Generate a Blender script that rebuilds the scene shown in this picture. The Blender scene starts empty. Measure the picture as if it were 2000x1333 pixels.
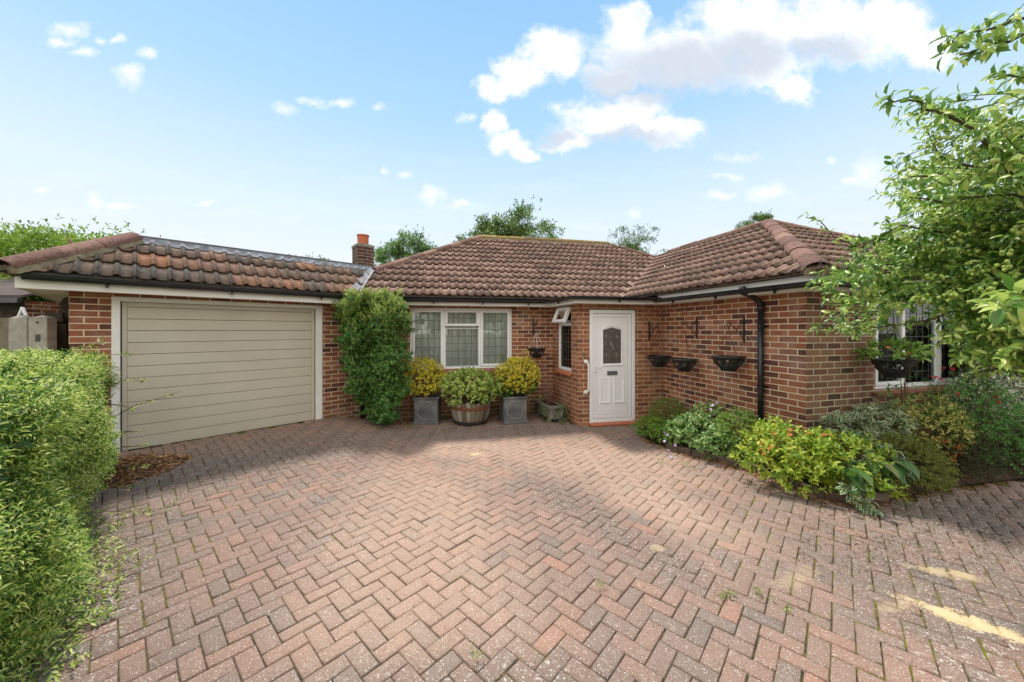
import bpy, bmesh, math, random
import numpy as np
from mathutils import Vector
PI = math.pi
rng = np.random.default_rng(7)
random.seed(7)
SC = bpy.context.scene
COL = SC.collection
F_ = 704.0; HY = 644.6; CZ = 1.64           # survey numbers of the photograph: focal length, horizon, eye height

def W(px, py, Y):
    return np.array([(px-1000)/F_*Y, Y, CZ-(py-HY)/F_*Y])
def G(px, py, z=0.0):
    Y = F_*(CZ-z)/(py-HY)
    return np.array([(px-1000)/F_*Y, Y, z])

# ------------------------------------------------------------------ materials
def newmat(name):
    m = bpy.data.materials.new(name); m.use_nodes = True
    nt = m.node_tree; nt.nodes.clear()
    out = nt.nodes.new('ShaderNodeOutputMaterial')
    return m, nt, out
class NT:
    def __init__(s, nt): s.nt = nt
    def n(s, t, **kw):
        nd = s.nt.nodes.new('ShaderNode'+t)
        for k, v in kw.items():
            if k in ('inp',):
                for a, b in v.items():
                    if hasattr(b, 'is_output') or isinstance(b, bpy.types.NodeSocket): s.nt.links.new(b, nd.inputs[a])
                    else: nd.inputs[a].default_value = b
            else: setattr(nd, k, v)
        return nd
    def ramp(s, fac, stops, interp='LINEAR'):
        r = s.nt.nodes.new('ShaderNodeValToRGB'); cr = r.color_ramp; cr.interpolation = interp
        while len(cr.elements) < len(stops): cr.elements.new(0.5)
        for e, (p, c) in zip(cr.elements, stops):
            e.position = p; e.color = (c[0], c[1], c[2], 1) if hasattr(c, '__len__') else (c, c, c, 1)
        s.nt.links.new(fac, r.inputs[0]); return r.outputs[0]
    def math(s, op, a, b=0.0, c=None, clamp=False):
        nd = s.nt.nodes.new('ShaderNodeMath'); nd.operation = op; nd.use_clamp = clamp
        for i, v in enumerate((a, b, c)):
            if v is None: continue
            if isinstance(v, bpy.types.NodeSocket): s.nt.links.new(v, nd.inputs[i])
            else: nd.inputs[i].default_value = v
        return nd.outputs[0]
    def mix(s, fac, a, b, blend='MIX'):
        nd = s.nt.nodes.new('ShaderNodeMix'); nd.data_type = 'RGBA'; nd.blend_type = blend
        for i, v in ((0, fac), (6, a), (7, b)):
            if isinstance(v, bpy.types.NodeSocket): s.nt.links.new(v, nd.inputs[i])
            elif i == 0: nd.inputs[0].default_value = v
            else: nd.inputs[i].default_value = (v[0], v[1], v[2], 1)
        return nd.outputs[2]
    def noise(s, scale, detail=4, rough=0.55, vec=None, dist=0.0):
        nd = s.n('TexNoise'); nd.inputs['Scale'].default_value = scale; nd.inputs['Detail'].default_value = detail
        nd.inputs['Roughness'].default_value = rough; nd.inputs['Distortion'].default_value = dist
        if vec is None: vec = s.coord()
        s.nt.links.new(vec, nd.inputs['Vector']); return nd.outputs['Fac']
    def coord(s, kind='Object'):
        return s.n('TexCoord').outputs[kind]
    def attr(s, name='rnd'):
        a = s.n('Attribute'); a.attribute_name = name; return a.outputs['Fac']
    def bump(s, h, strength=0.3, dist=0.01):
        b = s.n('Bump'); b.inputs['Strength'].default_value = strength; b.inputs['Distance'].default_value = dist
        s.nt.links.new(h, b.inputs['Height']); return b.outputs[0]
    def principled(s, out, col, rough=0.6, spec=0.4, metal=0.0, normal=None):
        p = s.n('BsdfPrincipled')
        if isinstance(col, bpy.types.NodeSocket): s.nt.links.new(col, p.inputs['Base Color'])
        else: p.inputs['Base Color'].default_value = (*col, 1)
        if isinstance(rough, bpy.types.NodeSocket): s.nt.links.new(rough, p.inputs['Roughness'])
        else: p.inputs['Roughness'].default_value = rough
        p.inputs['Specular IOR Level'].default_value = spec; p.inputs['Metallic'].default_value = metal
        if normal is not None: s.nt.links.new(normal, p.inputs['Normal'])
        if out is not None: s.nt.links.new(p.outputs[0], out.inputs[0])
        return p

def simple(name, c1, c2, scale=8, rough=0.6, spec=0.4, bump=0.0, bscale=60, metal=0.0, use_rnd=0.0, c3=None):
    m, nt, out = newmat(name); N = NT(nt)
    f = N.noise(scale, 6)
    if use_rnd: f = N.math('ADD', N.math('MULTIPLY', N.attr(), use_rnd), N.math('MULTIPLY', f, 1-use_rnd))
    st = [(0.3, c1), (0.7, c2)] if c3 is None else [(0.25, c1), (0.5, c2), (0.75, c3)]
    col = N.ramp(f, st)
    nrm = N.bump(N.noise(bscale, 5), bump) if bump else None
    N.principled(out, col, rough, spec, metal, nrm)
    return m

def leafmat(name, stops, trans=0.35, rough=0.45, spec=0.4, margin=None, nscale=1.5):
    m, nt, out = newmat(name); N = NT(nt)
    f = N.math('ADD', N.math('MULTIPLY', N.attr(), 0.7), N.math('MULTIPLY', N.noise(nscale, 3), 0.6))
    f = N.math('SUBTRACT', f, 0.15)
    n = len(stops)
    col = N.ramp(f, [(0.1+0.8*i/(n-1), c) for i, c in enumerate(stops)])
    if margin is not None:
        e = N.attr('edge')
        e = N.math('ADD', e, N.math('MULTIPLY', N.noise(90, 2), 0.25))
        k = N.ramp(e, [(0.78, 0.0), (0.86, 1.0)])
        col = N.mix(k, col, margin)
    p = N.principled(None, col, rough, spec)
    t = N.n('BsdfTranslucent'); nt.links.new(col, t.inputs[0])
    mx = N.n('MixShader'); mx.inputs[0].default_value = trans
    nt.links.new(p.outputs[0], mx.inputs[1]); nt.links.new(t.outputs[0], mx.inputs[2]); nt.links.new(mx.outputs[0], out.inputs[0])
    return m

def brickmat(name, stops, mortar, moss=0.0, wash=0.0, soot=0.0):
    m, nt, out = newmat(name); N = NT(nt)
    uv = N.coord('UV')
    warp = N.n('TexNoise', inp={'Vector': uv, 'Scale': 14.0, 'Detail': 2.0})
    off = N.n('VectorMath', operation='MULTIPLY_ADD')
    nt.links.new(warp.outputs['Color'], off.inputs[0]); off.inputs[1].default_value = (0.005, 0.005, 0); nt.links.new(uv, off.inputs[2])
    b = N.n('TexBrick'); nt.links.new(off.outputs[0], b.inputs['Vector'])
    for k, v in (('Scale', 1.0), ('Mortar Size', 0.0068), ('Mortar Smooth', 0.12), ('Brick Width', 0.225), ('Row Height', 0.075), ('Bias', 0.0)):
        b.inputs[k].default_value = v
    b.inputs['Color1'].default_value = (0, 0, 0, 1); b.inputs['Color2'].default_value = (1, 1, 1, 1); b.inputs['Mortar'].default_value = (.5, .5, .5, 1)
    n = len(stops)
    fine = N.noise(9, 5, vec=uv)
    f = N.math('ADD', b.outputs['Color'], N.math('MULTIPLY', N.math('SUBTRACT', fine, 0.5), 0.45))
    col = N.ramp(f, [(0.02+0.96*i/(n-1), c) for i, c in enumerate(stops)])
    grit = N.noise(160, 3, vec=uv)
    col = N.mix(0.55, col, N.ramp(grit, [(0.3, 0.55), (0.7, 1.0)]), 'MULTIPLY')
    if wash:     # pale salts on the face of the bricks
        w = N.ramp(N.noise(2.3, 5, 0.65, vec=uv), [(0.52, 0.0), (0.75, wash)])
        col = N.mix(w, col, (0.42, 0.32, 0.27))
    mcol = N.ramp(N.noise(5, 4, vec=uv), [(0.3, tuple(c*0.72 for c in mortar)), (0.7, mortar)])
    col = N.mix(b.outputs['Fac'], col, mcol)
    if moss:
        sep = N.n('SeparateXYZ'); nt.links.new(N.coord(), sep.inputs[0])
        h = N.math('ADD', sep.outputs['Z'], N.math('MULTIPLY', N.noise(3, 5, vec=uv), 0.7))
        g = N.ramp(h, [(0.42, moss), (0.85, 0.0)])
        col = N.mix(g, col, (0.085, 0.085, 0.035))
    h = N.math('ADD', N.math('MULTIPLY', b.outputs['Fac'], -1.0), N.math('MULTIPLY', grit, 0.35))
    N.principled(out, col, 0.85, 0.2, normal=N.bump(h, 0.55, 0.006))
    return m

BR = [(0.10, 0.045, 0.04), (0.23, 0.085, 0.052), (0.3, 0.112, 0.064), (0.34, 0.13, 0.07), (0.42, 0.19, 0.1)]
MAT = {}
MAT['brick'] = brickmat('house_brick', BR, (0.74, 0.60, 0.42), moss=0.55, wash=0.5)
MAT['brick_front'] = brickmat('house_brick_shaded', [(0.075, 0.045, 0.038), (0.16, 0.088, 0.058), (0.21, 0.12, 0.072), (0.24, 0.145, 0.085), (0.25, 0.105, 0.07)], (0.52, 0.44, 0.31))  # house brick again, with the front wall's shade put into its colours
MAT['brick_porch'] = brickmat('porch_brick', [(0.22, 0.09, 0.055), (0.3, 0.12, 0.065), (0.34, 0.14, 0.075), (0.44, 0.2, 0.11)], (0.62, 0.46, 0.3), wash=0.5)
MAT['brick_chimney'] = brickmat('chimney_brick', [(0.07, 0.04, 0.035), (0.12, 0.065, 0.05), (0.17, 0.09, 0.06)], (0.3, 0.24, 0.18))
MAT['upvc'] = simple('white_upvc', (0.82, 0.83, 0.85), (0.86, 0.87, 0.88), 4, 0.35, 0.45)
MAT['whitepaint'] = simple('white_painted_timber', (0.7, 0.69, 0.64), (0.82, 0.81, 0.78), 3, 0.55, 0.3, 0.1, 30)
MAT['beige'] = simple('beige_painted_boards', (0.47, 0.435, 0.345), (0.52, 0.485, 0.39), 2.2, 0.5, 0.35, 0.05, 25)
MAT['black'] = simple('black_plastic', (0.008, 0.009, 0.012), (0.02, 0.022, 0.026), 6, 0.25, 0.5, 0.03, 40)
MAT['blackbasket'] = simple('black_basket_plastic', (0.008, 0.008, 0.009), (0.025, 0.025, 0.027), 14, 0.42, 0.4)
MAT['iron'] = simple('black_wrought_iron', (0.012, 0.011, 0.011), (0.035, 0.03, 0.028), 30, 0.5, 0.5)
MAT['rust'] = simple('rusty_chain', (0.06, 0.03, 0.02), (0.12, 0.06, 0.04), 30, 0.7, 0.3)
MAT['string'] = simple('white_cord', (0.6, 0.6, 0.56), (0.7, 0.7, 0.68), 30, 0.8)
MAT['lead'] = simple('lead_flashing', (0.12, 0.13, 0.145), (0.27, 0.285, 0.31), 7, 0.7, 0.25, 0.2, 12)
MAT['felt'] = simple('grey_felt', (0.1, 0.1, 0.1), (0.17, 0.165, 0.155), 9, 0.9, 0.2, 0.2)
MAT['sill'] = simple('red_clay_sill', (0.2, 0.07, 0.05), (0.3, 0.11, 0.075), 9, 0.55, 0.4, 0.1, use_rnd=0.4)
MAT['step'] = simple('orange_red_step', (0.42, 0.12, 0.06), (0.5, 0.17, 0.09), 5, 0.55, 0.35)
MAT['pot'] = simple('terracotta', (0.4, 0.11, 0.05), (0.5, 0.16, 0.075), 7, 0.7, 0.2)
MAT['leadplanter'] = simple('dark_grey_planter', (0.055, 0.055, 0.058), (0.13, 0.13, 0.135), 6, 0.55, 0.4, 0.25, 40, c3=(0.2, 0.2, 0.19))
MAT['leadtrim'] = simple('worn_planter_moulding', (0.17, 0.17, 0.17), (0.3, 0.3, 0.29), 20, 0.6, 0.4)
MAT['stone'] = simple('weathered_stone', (0.1, 0.1, 0.08), (0.2, 0.19, 0.155), 12, 0.95, 0.1, 0.9, 45, c3=(0.33, 0.32, 0.27))
MAT['concrete'] = simple('concrete', (0.25, 0.24, 0.2), (0.4, 0.38, 0.33), 12, 0.95, 0.1, 0.5, 70, use_rnd=0.2)
MAT['wood_dark'] = simple('dark_weathered_timber', (0.035, 0.028, 0.02), (0.085, 0.07, 0.05), 9, 0.85, 0.2, 0.4, 30)
MAT['twig'] = simple('twig_bark', (0.075, 0.055, 0.035), (0.17, 0.125, 0.085), 20, 0.9, 0.1, 0.4, 60)
MAT['bark'] = simple('tree_bark', (0.05, 0.04, 0.03), (0.14, 0.115, 0.085), 12, 0.95, 0.1, 0.8, 25)
MAT['chrome'] = simple('chrome', (0.6, 0.6, 0.6), (0.7, 0.7, 0.7), 5, 0.2, 0.5, metal=1.0)
MAT['greymetal'] = simple('grey_letterplate', (0.13, 0.15, 0.17), (0.19, 0.2, 0.22), 5, 0.35, 0.5, metal=0.5)
MAT['soil'] = simple('dark_soil', (0.03, 0.02, 0.013), (0.075, 0.05, 0.032), 14, 1.0, 0.1, 1.0, 35)
MAT['kerb'] = simple('brown_log_kerb', (0.1, 0.07, 0.05), (0.19, 0.145, 0.11), 6, 0.9, 0.15, 0.3, 40)
MAT['curtain'] = simple('net_curtain', (0.62, 0.62, 0.57), (0.8, 0.8, 0.75), 3, 0.9, 0.1, 0.0)
MAT['room'] = simple('room_plaster', (0.25, 0.23, 0.2), (0.3, 0.28, 0.25), 2, 0.9)
MAT['leadbar'] = simple('dark_lead_came', (0.05, 0.055, 0.06), (0.1, 0.105, 0.11), 5, 0.5, 0.4)
MAT['seam'] = simple('cream_mortar_bedding', (0.16, 0.13, 0.085), (0.34, 0.28, 0.19), 14, 0.95, 0.1, 0.8, 40)
MAT['red'] = simple('red_petals', (0.28, 0.008, 0.012), (0.42, 0.02, 0.025), 30, 0.6, use_rnd=0.5)
MAT['mauve'] = simple('mauve_petals', (0.42, 0.25, 0.5), (0.6, 0.42, 0.68), 30, 0.6)
MAT['berry'] = simple('orange_red_seed_heads', (0.5, 0.1, 0.03), (0.62, 0.22, 0.05), 30, 0.6, use_rnd=0.5)
MAT['bluep'] = simple('blue_plastic', (0.02, 0.2, 0.6), (0.03, 0.25, 0.65), 5, 0.35)
MAT['greenp'] = simple('green_plastic', (0.1, 0.5, 0.06), (0.14, 0.55, 0.08), 5, 0.35)
MAT['orangep'] = simple('orange_red_plastic', (0.65, 0.08, 0.02), (0.7, 0.1, 0.03), 5, 0.35)

# roof tiles: brindled concrete with lichen
def tilemat(name, stops, warm=0.0, moss=0.5):
    m, nt, out = newmat(name); N = NT(nt)
    f = N.math('ADD', N.math('MULTIPLY', N.attr(), 0.55), N.math('MULTIPLY', N.noise(2.0, 4), 0.55))
    col = N.ramp(f, [(0.22+0.6*i/(len(stops)-1), c) for i, c in enumerate(stops)])
    sp = N.ramp(N.noise(38, 4, 0.7), [(0.36, 0.45), (0.52, 1.0), (0.68, 1.3)])
    col = N.mix(0.75, col, sp, 'MULTIPLY')
    pale = N.ramp(N.noise(17, 3, 0.6), [(0.66, 0.0), (0.72, 0.55)])
    col = N.mix(pale, col, (0.42, 0.36, 0.29))
    mo = N.ramp(N.noise(23, 5, 0.6, dist=0.4), [(0.6, 0.0), (0.66, moss)])
    col = N.mix(mo, col, (0.055, 0.04, 0.022))
    N.principled(out, col, 0.9, 0.15, normal=N.bump(N.noise(90, 5), 0.5, 0.004))
    return m
MAT['tile'] = tilemat('roof_tile', [(0.21, 0.145, 0.118), (0.285, 0.188, 0.148), (0.335, 0.222, 0.176), (0.40, 0.275, 0.22)], moss=0.6)
MAT['tile_garage'] = tilemat('garage_roof_tile', [(0.17, 0.155, 0.14), (0.27, 0.19, 0.15), (0.35, 0.22, 0.165), (0.5, 0.26, 0.16)], moss=0.55)
MAT['ridge'] = tilemat('ridge_tile', [(0.13, 0.075, 0.06), (0.2, 0.11, 0.085), (0.27, 0.17, 0.125)], moss=0.8)
MAT['ridge_moss'] = tilemat('mossy_ridge_tile', [(0.17, 0.12, 0.07), (0.28, 0.2, 0.07), (0.36, 0.26, 0.1)], moss=0.85)

def glassmat():
    m, nt, out = newmat('window_glass'); N = NT(nt)
    fr = N.n('Fresnel'); fr.inputs[0].default_value = 1.6
    nr = N.bump(N.noise(3.5, 2), 0.05, 0.02)
    nt.links.new(nr, fr.inputs['Normal'])
    g = N.n('BsdfGlossy'); g.inputs['Roughness'].default_value = 0.01; g.inputs[0].default_value = (0.9, 0.95, 0.95, 1); nt.links.new(nr, g.inputs['Normal'])
    t = N.n('BsdfTransparent'); t.inputs[0].default_value = (0.95, 0.97, 0.96, 1)
    mx = N.n('MixShader'); nt.links.new(N.math('MULTIPLY', fr.outputs[0], 1.0, clamp=True), mx.inputs[0])
    nt.links.new(t.outputs[0], mx.inputs[1]); nt.links.new(g.outputs[0], mx.inputs[2]); nt.links.new(mx.outputs[0], out.inputs[0])
    return m
MAT['glass'] = glassmat()
MAT['doorglass'] = simple('obscured_door_glass', (0.07, 0.065, 0.055), (0.13, 0.12, 0.1), 12, 0.12, 0.6, 0.35, 30)
MAT['bevelglass'] = simple('bevelled_glass_diamond', (0.35, 0.34, 0.3), (0.5, 0.48, 0.44), 40, 0.1, 0.8)

# ------------------------------------------------------------------ mesh helpers
def tag(o, label=None, cat=None, group=None, kind=None):
    if label: o['label'] = label
    if cat: o['category'] = cat
    if group: o['group'] = group
    if kind: o['kind'] = kind
    return o
def empty(name, loc=(0, 0, 0), label=None, cat=None, group=None):
    o = bpy.data.objects.new(name, None); COL.objects.link(o); o.location = Vector([float(v) for v in loc])
    o.empty_display_size = 0.1
    return tag(o, label, cat, group)
def link(o, parent=None):
    COL.objects.link(o)
    if parent is not None:
        o.parent = parent
        p = parent; off = Vector((0, 0, 0))
        while p is not None: off += p.location; p = p.parent
        o.location = -off                       # vertices are written in world metres
    return o
def fast_mesh(name, verts, tris, mat, parent=None, attrs=None, smooth=False, quads=False):
    verts = np.asarray(verts, dtype=np.float32); tris = np.asarray(tris, dtype=np.int32)
    k = tris.shape[1]
    me = bpy.data.meshes.new(name)
    me.vertices.add(len(verts)); me.vertices.foreach_set('co', verts.ravel())
    me.loops.add(len(tris)*k); me.loops.foreach_set('vertex_index', tris.ravel())
    me.polygons.add(len(tris)); me.polygons.foreach_set('loop_start', np.arange(0, len(tris)*k, k, dtype=np.int32))
    me.polygons.foreach_set('loop_total', np.full(len(tris), k, dtype=np.int32))
    if smooth: me.polygons.foreach_set('use_smooth', np.ones(len(tris), dtype=bool))
    me.update(calc_edges=True)
    for an, av in (attrs or {}).items():
        a = me.attributes.new(an, 'FLOAT', 'POINT'); a.data.foreach_set('value', np.asarray(av, dtype=np.float32))
    me.materials.append(mat)
    return link(bpy.data.objects.new(name, me), parent)

class Fr:       # frame standing on a plan line: s along, o outwards (towards the drive), z up
    def __init__(s, p0, p1):
        s.p = np.array(p0, float); d = np.array(p1, float)-s.p; s.L = float(np.hypot(*d)); s.d = d/s.L
        s.n = np.array([s.d[1], -s.d[0]])
    def P(s, a, o, z):
        q = s.p+s.d*a+s.n*o; return (q[0], q[1], z)
    def hit(s, px):     # s where the vertical plane of photo column px meets the line
        u = (px-1000)/F_
        return (u*s.p[1]-s.p[0])/(s.d[0]-u*s.d[1])

class MB:
    def __init__(s): s.v = []; s.f = []; s.r = []; s.uv = {}; s.cur = 0.5
    def add(s, pts, faces, rnd=None):
        b = len(s.v); s.v += [tuple(map(float, p)) for p in pts]
        s.r += [s.cur if rnd is None else rnd]*len(pts)
        s.f += [tuple(i+b for i in f) for f in faces]
    def box(s, fr, s0, s1, o0, o1, z0, z1, rnd=None):
        P = fr.P
        s.add([P(s0, o0, z0), P(s1, o0, z0), P(s1, o1, z0), P(s0, o1, z0), P(s0, o0, z1), P(s1, o0, z1), P(s1, o1, z1), P(s0, o1, z1)],
              [(0, 1, 2, 3), (7, 6, 5, 4), (4, 5, 1, 0), (5, 6, 2, 1), (6, 7, 3, 2), (7, 4, 0, 3)], rnd)
    def prism(s, pts, ext, rnd=None):      # pts: closed 3-D outline, ext: 3-D extrusion vector
        n = len(pts); e = np.array(ext, float)
        q = [np.array(p, float) for p in pts]
        s.add(q+[p+e for p in q], [tuple(range(n)), tuple(range(2*n-1, n-1, -1))]+[(i, i+n, (i+1) % n+n, (i+1) % n) for i in range(n)], rnd)
    def tube(s, pts, rad, n=8, caps=True, rnd=None):
        pts = [np.array(p, float) for p in pts]; m = len(pts)
        rad = [rad]*m if np.isscalar(rad) else list(rad)
        prev = None; rings = []
        for i, p in enumerate(pts):
            t = pts[min(i+1, m-1)]-pts[max(i-1, 0)]; t = t/(np.linalg.norm(t)+1e-9)
            if prev is None:
                a = np.array([0, 0, 1.0]) if abs(t[2]) < 0.9 else np.array([1.0, 0, 0])
            else: a = prev
            x = a-t*np.dot(a, t); x /= np.linalg.norm(x)+1e-9; y = np.cross(t, x); prev = x
            rings += [p+rad[i]*(x*math.cos(2*PI*k/n)+y*math.sin(2*PI*k/n)) for k in range(n)]
        fs = [(i*n+k, i*n+(k+1) % n, (i+1)*n+(k+1) % n, (i+1)*n+k) for i in range(m-1) for k in range(n)]
        if caps: fs += [tuple(range(n-1, -1, -1)), tuple(range((m-1)*n, m*n))]
        s.add(rings, fs, rnd)
    def revolve(s, prof, c, n=24, skip=None, rnd=None):
        c = np.array(c, float); m = len(prof)
        pts = [c+np.array([r*math.cos(2*PI*k/n), r*math.sin(2*PI*k/n), z]) for r, z in prof for k in range(n)]
        fs = [(i*n+k, i*n+(k+1) % n, (i+1)*n+(k+1) % n, (i+1)*n+k) for i in range(m-1) for k in range(n) if not (skip and skip(i, k))]
        s.add(pts, fs, rnd)
    def build(s, name, mat, parent=None, bevel=0, smooth=False, solid=0, seg=1):
        me = bpy.data.meshes.new(name); me.from_pydata(s.v, [], s.f); me.update()
        a = me.attributes.new('rnd', 'FLOAT', 'POINT'); a.data.foreach_set('value', np.array(s.r, dtype=np.float32))
        if smooth: me.polygons.foreach_set('use_smooth', np.ones(len(me.polygons), dtype=bool))
        me.materials.append(mat); o = link(bpy.data.objects.new(name, me), parent)
        if solid: md = o.modifiers.new('solid', 'SOLIDIFY'); md.thickness = solid; md.offset = 0
        if bevel: md = o.modifiers.new('bevel', 'BEVEL'); md.width = bevel; md.segments = seg; md.limit_method = 'ANGLE'
        return o

def wall(name, fr, z0, z1, mat, parent, openings=(), reveal=0.1, u0=0.0, s0=0.0, s1=None, topline=None):
    s1 = fr.L if s1 is None else s1
    xs = sorted({s0, s1} | {v for o in openings for v in o[:2]}); zs = sorted({z0, z1} | {v for o in openings for v in o[2:4]})
    vs = []; fs = []; uv = []
    def quad(p, q):
        b = len(vs); vs.extend(p); fs.append((b, b+1, b+2, b+3)); uv.extend(q)
    for a, b in zip(xs[:-1], xs[1:]):
        for c, d in zip(zs[:-1], zs[1:]):
            if any(o[0]-1e-6 <= a and b <= o[1]+1e-6 and o[2]-1e-6 <= c and d <= o[3]+1e-6 for o in openings): continue
            quad([fr.P(a, 0, c), fr.P(b, 0, c), fr.P(b, 0, d), fr.P(a, 0, d)], [(a+u0, c-2.015+3), (b+u0, c-2.015+3), (b+u0, d-2.015+3), (a+u0, d-2.015+3)])
    for o in openings:
        a, b, c, d = o[:4]; r = -reveal
        quad([fr.P(a, 0, c), fr.P(a, 0, d), fr.P(a, r, d), fr.P(a, r, c)], [(0, c), (0, d), (reveal, d), (reveal, c)])
        quad([fr.P(b, 0, d), fr.P(b, 0, c), fr.P(b, r, c), fr.P(b, r, d)], [(0, d), (0, c), (reveal, c), (reveal, d)])
        quad([fr.P(a, 0, d), fr.P(b, 0, d), fr.P(b, r, d), fr.P(a, r, d)], [(a, 0), (b, 0), (b, reveal), (a, reveal)])
        quad([fr.P(b, 0, c), fr.P(a, 0, c), fr.P(a, r, c), fr.P(b, r, c)], [(b, 0), (a, 0), (a, reveal), (b, reveal)])
    me = bpy.data.meshes.new(name); me.from_pydata(vs, [], fs)
    l = me.uv_layers.new(name='UVMap'); l.data.foreach_set('uv', np.array(uv, dtype=np.float32).ravel())
    me.materials.append(mat); return link(bpy.data.objects.new(name, me), parent)

# ------------------------------------------------------------------ foliage
def unit(a): return a/(np.linalg.norm(a, axis=-1, keepdims=True)+1e-9)
def perp(d):
    h = np.where(np.abs(d[:, 2:3]) < 0.9, np.array([[0, 0, 1.0]]), np.array([[1.0, 0, 0]]))
    x = unit(np.cross(h, d)); return x, np.cross(d, x)
T_SIMPLE = (np.array([[0, 0, 0], [.5, .5, .12], [1, 0, -.05], [.5, -.5, .12]]), np.array([[0, 1, 2], [0, 2, 3]]), np.array([0, 1, .7, 1]))
T_RICH = (np.array([[0, 0, 0], [.3, .42, .10], [.3, 0, .02], [.3, -.42, .10], [.68, .36, .04], [.68, 0, -.03], [.68, -.36, .04], [1, 0, -.2]]),
          np.array([[0, 1, 2], [0, 2, 3], [1, 4, 5], [1, 5, 2], [2, 5, 6], [2, 6, 3], [4, 7, 5], [5, 7, 6]]), np.array([0.3, 1, 0, 1, 1, 0, 1, .8]))
def leaves(name, B, D, Nn, L, Wd, mat, parent=None, tmpl=T_SIMPLE, rnd=None, jitter=0.25, extra=None):
    """B base points, D directions, Nn approximate upward normals"""
    n = len(B); D = unit(D); Nn = unit(Nn-D*np.sum(Nn*D, 1, keepdims=True)+1e-6); S = np.cross(Nn, D)
    L = np.broadcast_to(L, n)*(1+jitter*(rng.random(n)-.5)*2); Wd = L*Wd
    tv, tf, te = tmpl; k = len(tv)
    V = B[:, None, :]+D[:, None, :]*(tv[None, :, 0:1]*L[:, None, None])+S[:, None, :]*(tv[None, :, 1:2]*Wd[:, None, None])+Nn[:, None, :]*(tv[None, :, 2:3]*L[:, None, None])
    Fc = tf[None]+np.arange(n)[:, None, None]*k
    r = rng.random(n) if rnd is None else rnd
    at = {'rnd': np.repeat(r, k)}
    if extra: at['edge'] = np.tile(te, n)
    return fast_mesh(name, V.reshape(-1, 3), Fc.reshape(-1, 3), mat, parent, at, smooth=(k > 5))
def sprig_leaves(P, D, k, stem, ang=0.9, flat=0.0, droop=0.0):
    """k leaves spiralling along each sprig -> bases, directions, normals, sprig index"""
    n = len(P); D = unit(D); x, y = perp(D); ph = rng.random(n)*2*PI
    Bs, Ds, Ns = [], [], []
    for j in range(k):
        f = (j+0.5)/k; az = ph+j*2.4+rng.normal(0, .25, n)
        if flat: az = np.where(j % 2 == 0, ph, ph+PI)+rng.normal(0, .2, n)
        rad = x*np.cos(az)[:, None]+y*np.sin(az)[:, None]
        a = ang*(1.25-0.6*f)
        d = D*math.cos(a)+rad*math.sin(a); d[:, 2] -= droop
        Bs.append(P+D*(stem*f)); Ds.append(unit(d)); Ns.append(D*math.sin(a)-rad*math.cos(a)+np.array([0, 0, .5]))
    return np.concatenate(Bs), np.concatenate(Ds), np.concatenate(Ns)
def lump(dirs, seed, amp, freq=2.2):
    r = np.random.default_rng(seed); s = np.zeros(len(dirs))
    for i in range(7):
        k = r.normal(0, freq*(1+0.35*i), 3); s += np.sin(dirs@k+r.random()*6.3)/(1+0.4*i)
    return 1+amp*s/2.2
def blob(n, c, rad, seed=1, amp=0.12, depth=0.45, zmin=None, power=2.0, sq=1.0):
    """points near the surface of a lumpy ellipsoid and their outward normals"""
    d = unit(rng.normal(size=(n, 3)))
    if zmin is not None: d = d[d[:, 2] > zmin]
    e = d
    R = lump(d, seed, amp)*(1-depth*rng.random(len(d))**power)
    P = np.array(c)+e*np.array(rad)*R[:, None]
    return P, unit(d/np.array(rad))
def bush(name, c, rad, n, mat, L=0.03, wd=0.5, k=6, stem=0.06, amp=0.12, depth=0.4, seed=1, zmin=-0.75, ang=0.9, up=0.35, parent=None, tmpl=T_SIMPLE, sq=1.0, extra=None, droop=0.0, jitterdir=0.45):
    P, Nn = blob(n, c, rad, seed, amp, depth, zmin, sq=sq)
    D = Nn+rng.normal(0, jitterdir, P.shape)+np.array([0, 0, up])
    B, Dd, N2 = sprig_leaves(P, D, k, stem, ang, droop=droop)
    ok = B[:, 2] > 0.02
    return leaves(name, B[ok], Dd[ok], N2[ok], L, wd, mat, parent, tmpl, extra=extra)
def twigs(name, c, rad, n, base, mat, parent, thick=0.006, seed=3, wob=0.15):
    r = np.random.default_rng(seed); mb = MB(); base = np.array(base, float)
    for i in range(n):
        d = r.normal(size=3); d[2] = abs(d[2])*0.9-0.15; d /= np.linalg.norm(d)
        e = np.array(c)+d*np.array(rad)*0.92
        b = base+r.normal(0, 0.12, 3)*np.array([rad[0], rad[1], 0.0]); m = (b+e)/2+r.normal(0, wob, 3)*np.array(rad)*0.5; m[2] = max(m[2], b[2]+0.02)
        mb.tube([b, (b+m)/2+r.normal(0, .02, 3)*rad[0], m, e], [thick*1.6, thick*1.2, thick, thick*.4], 5, False)
    return mb.build(name, mat, parent)

# ------------------------------------------------------------------ plan of the house
A = (-5.009, 4.073); D_ = (-2.80, 6.36); E_ = (0.8075, 7.106); Fp = (1.128, 6.12); I_ = (2.712, 6.45); J_ = (3.376, 4.133)
av = np.array([0.9613, 0.2756]); bv = np.array([0.2756, -0.9613])
K_ = tuple(np.array(J_)+av*4.588)
fg = Fr(A, D_); fm = Fr(D_, E_); fe = Fr(E_, Fp); ff = Fr(Fp, I_); fi = Fr(I_, J_); fk = Fr(J_, K_)
GL = fg.L

def smooth(x): x = min(max(x, 0), 1); return x*x*(3-2*x)
def ground_z(x, y):
    q = (x-A[0])*fg.n[0]+(y-A[1])*fg.n[1]; t = (x-A[0])*fg.d[0]+(y-A[1])*fg.d[1]
    return 0.165*(1-smooth(q/2.3))*(1-smooth((t-GL+0.55)/1.3))*(1 if q > -1 else 1)
def gz(p): return ground_z(p[0], p[1])

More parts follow.
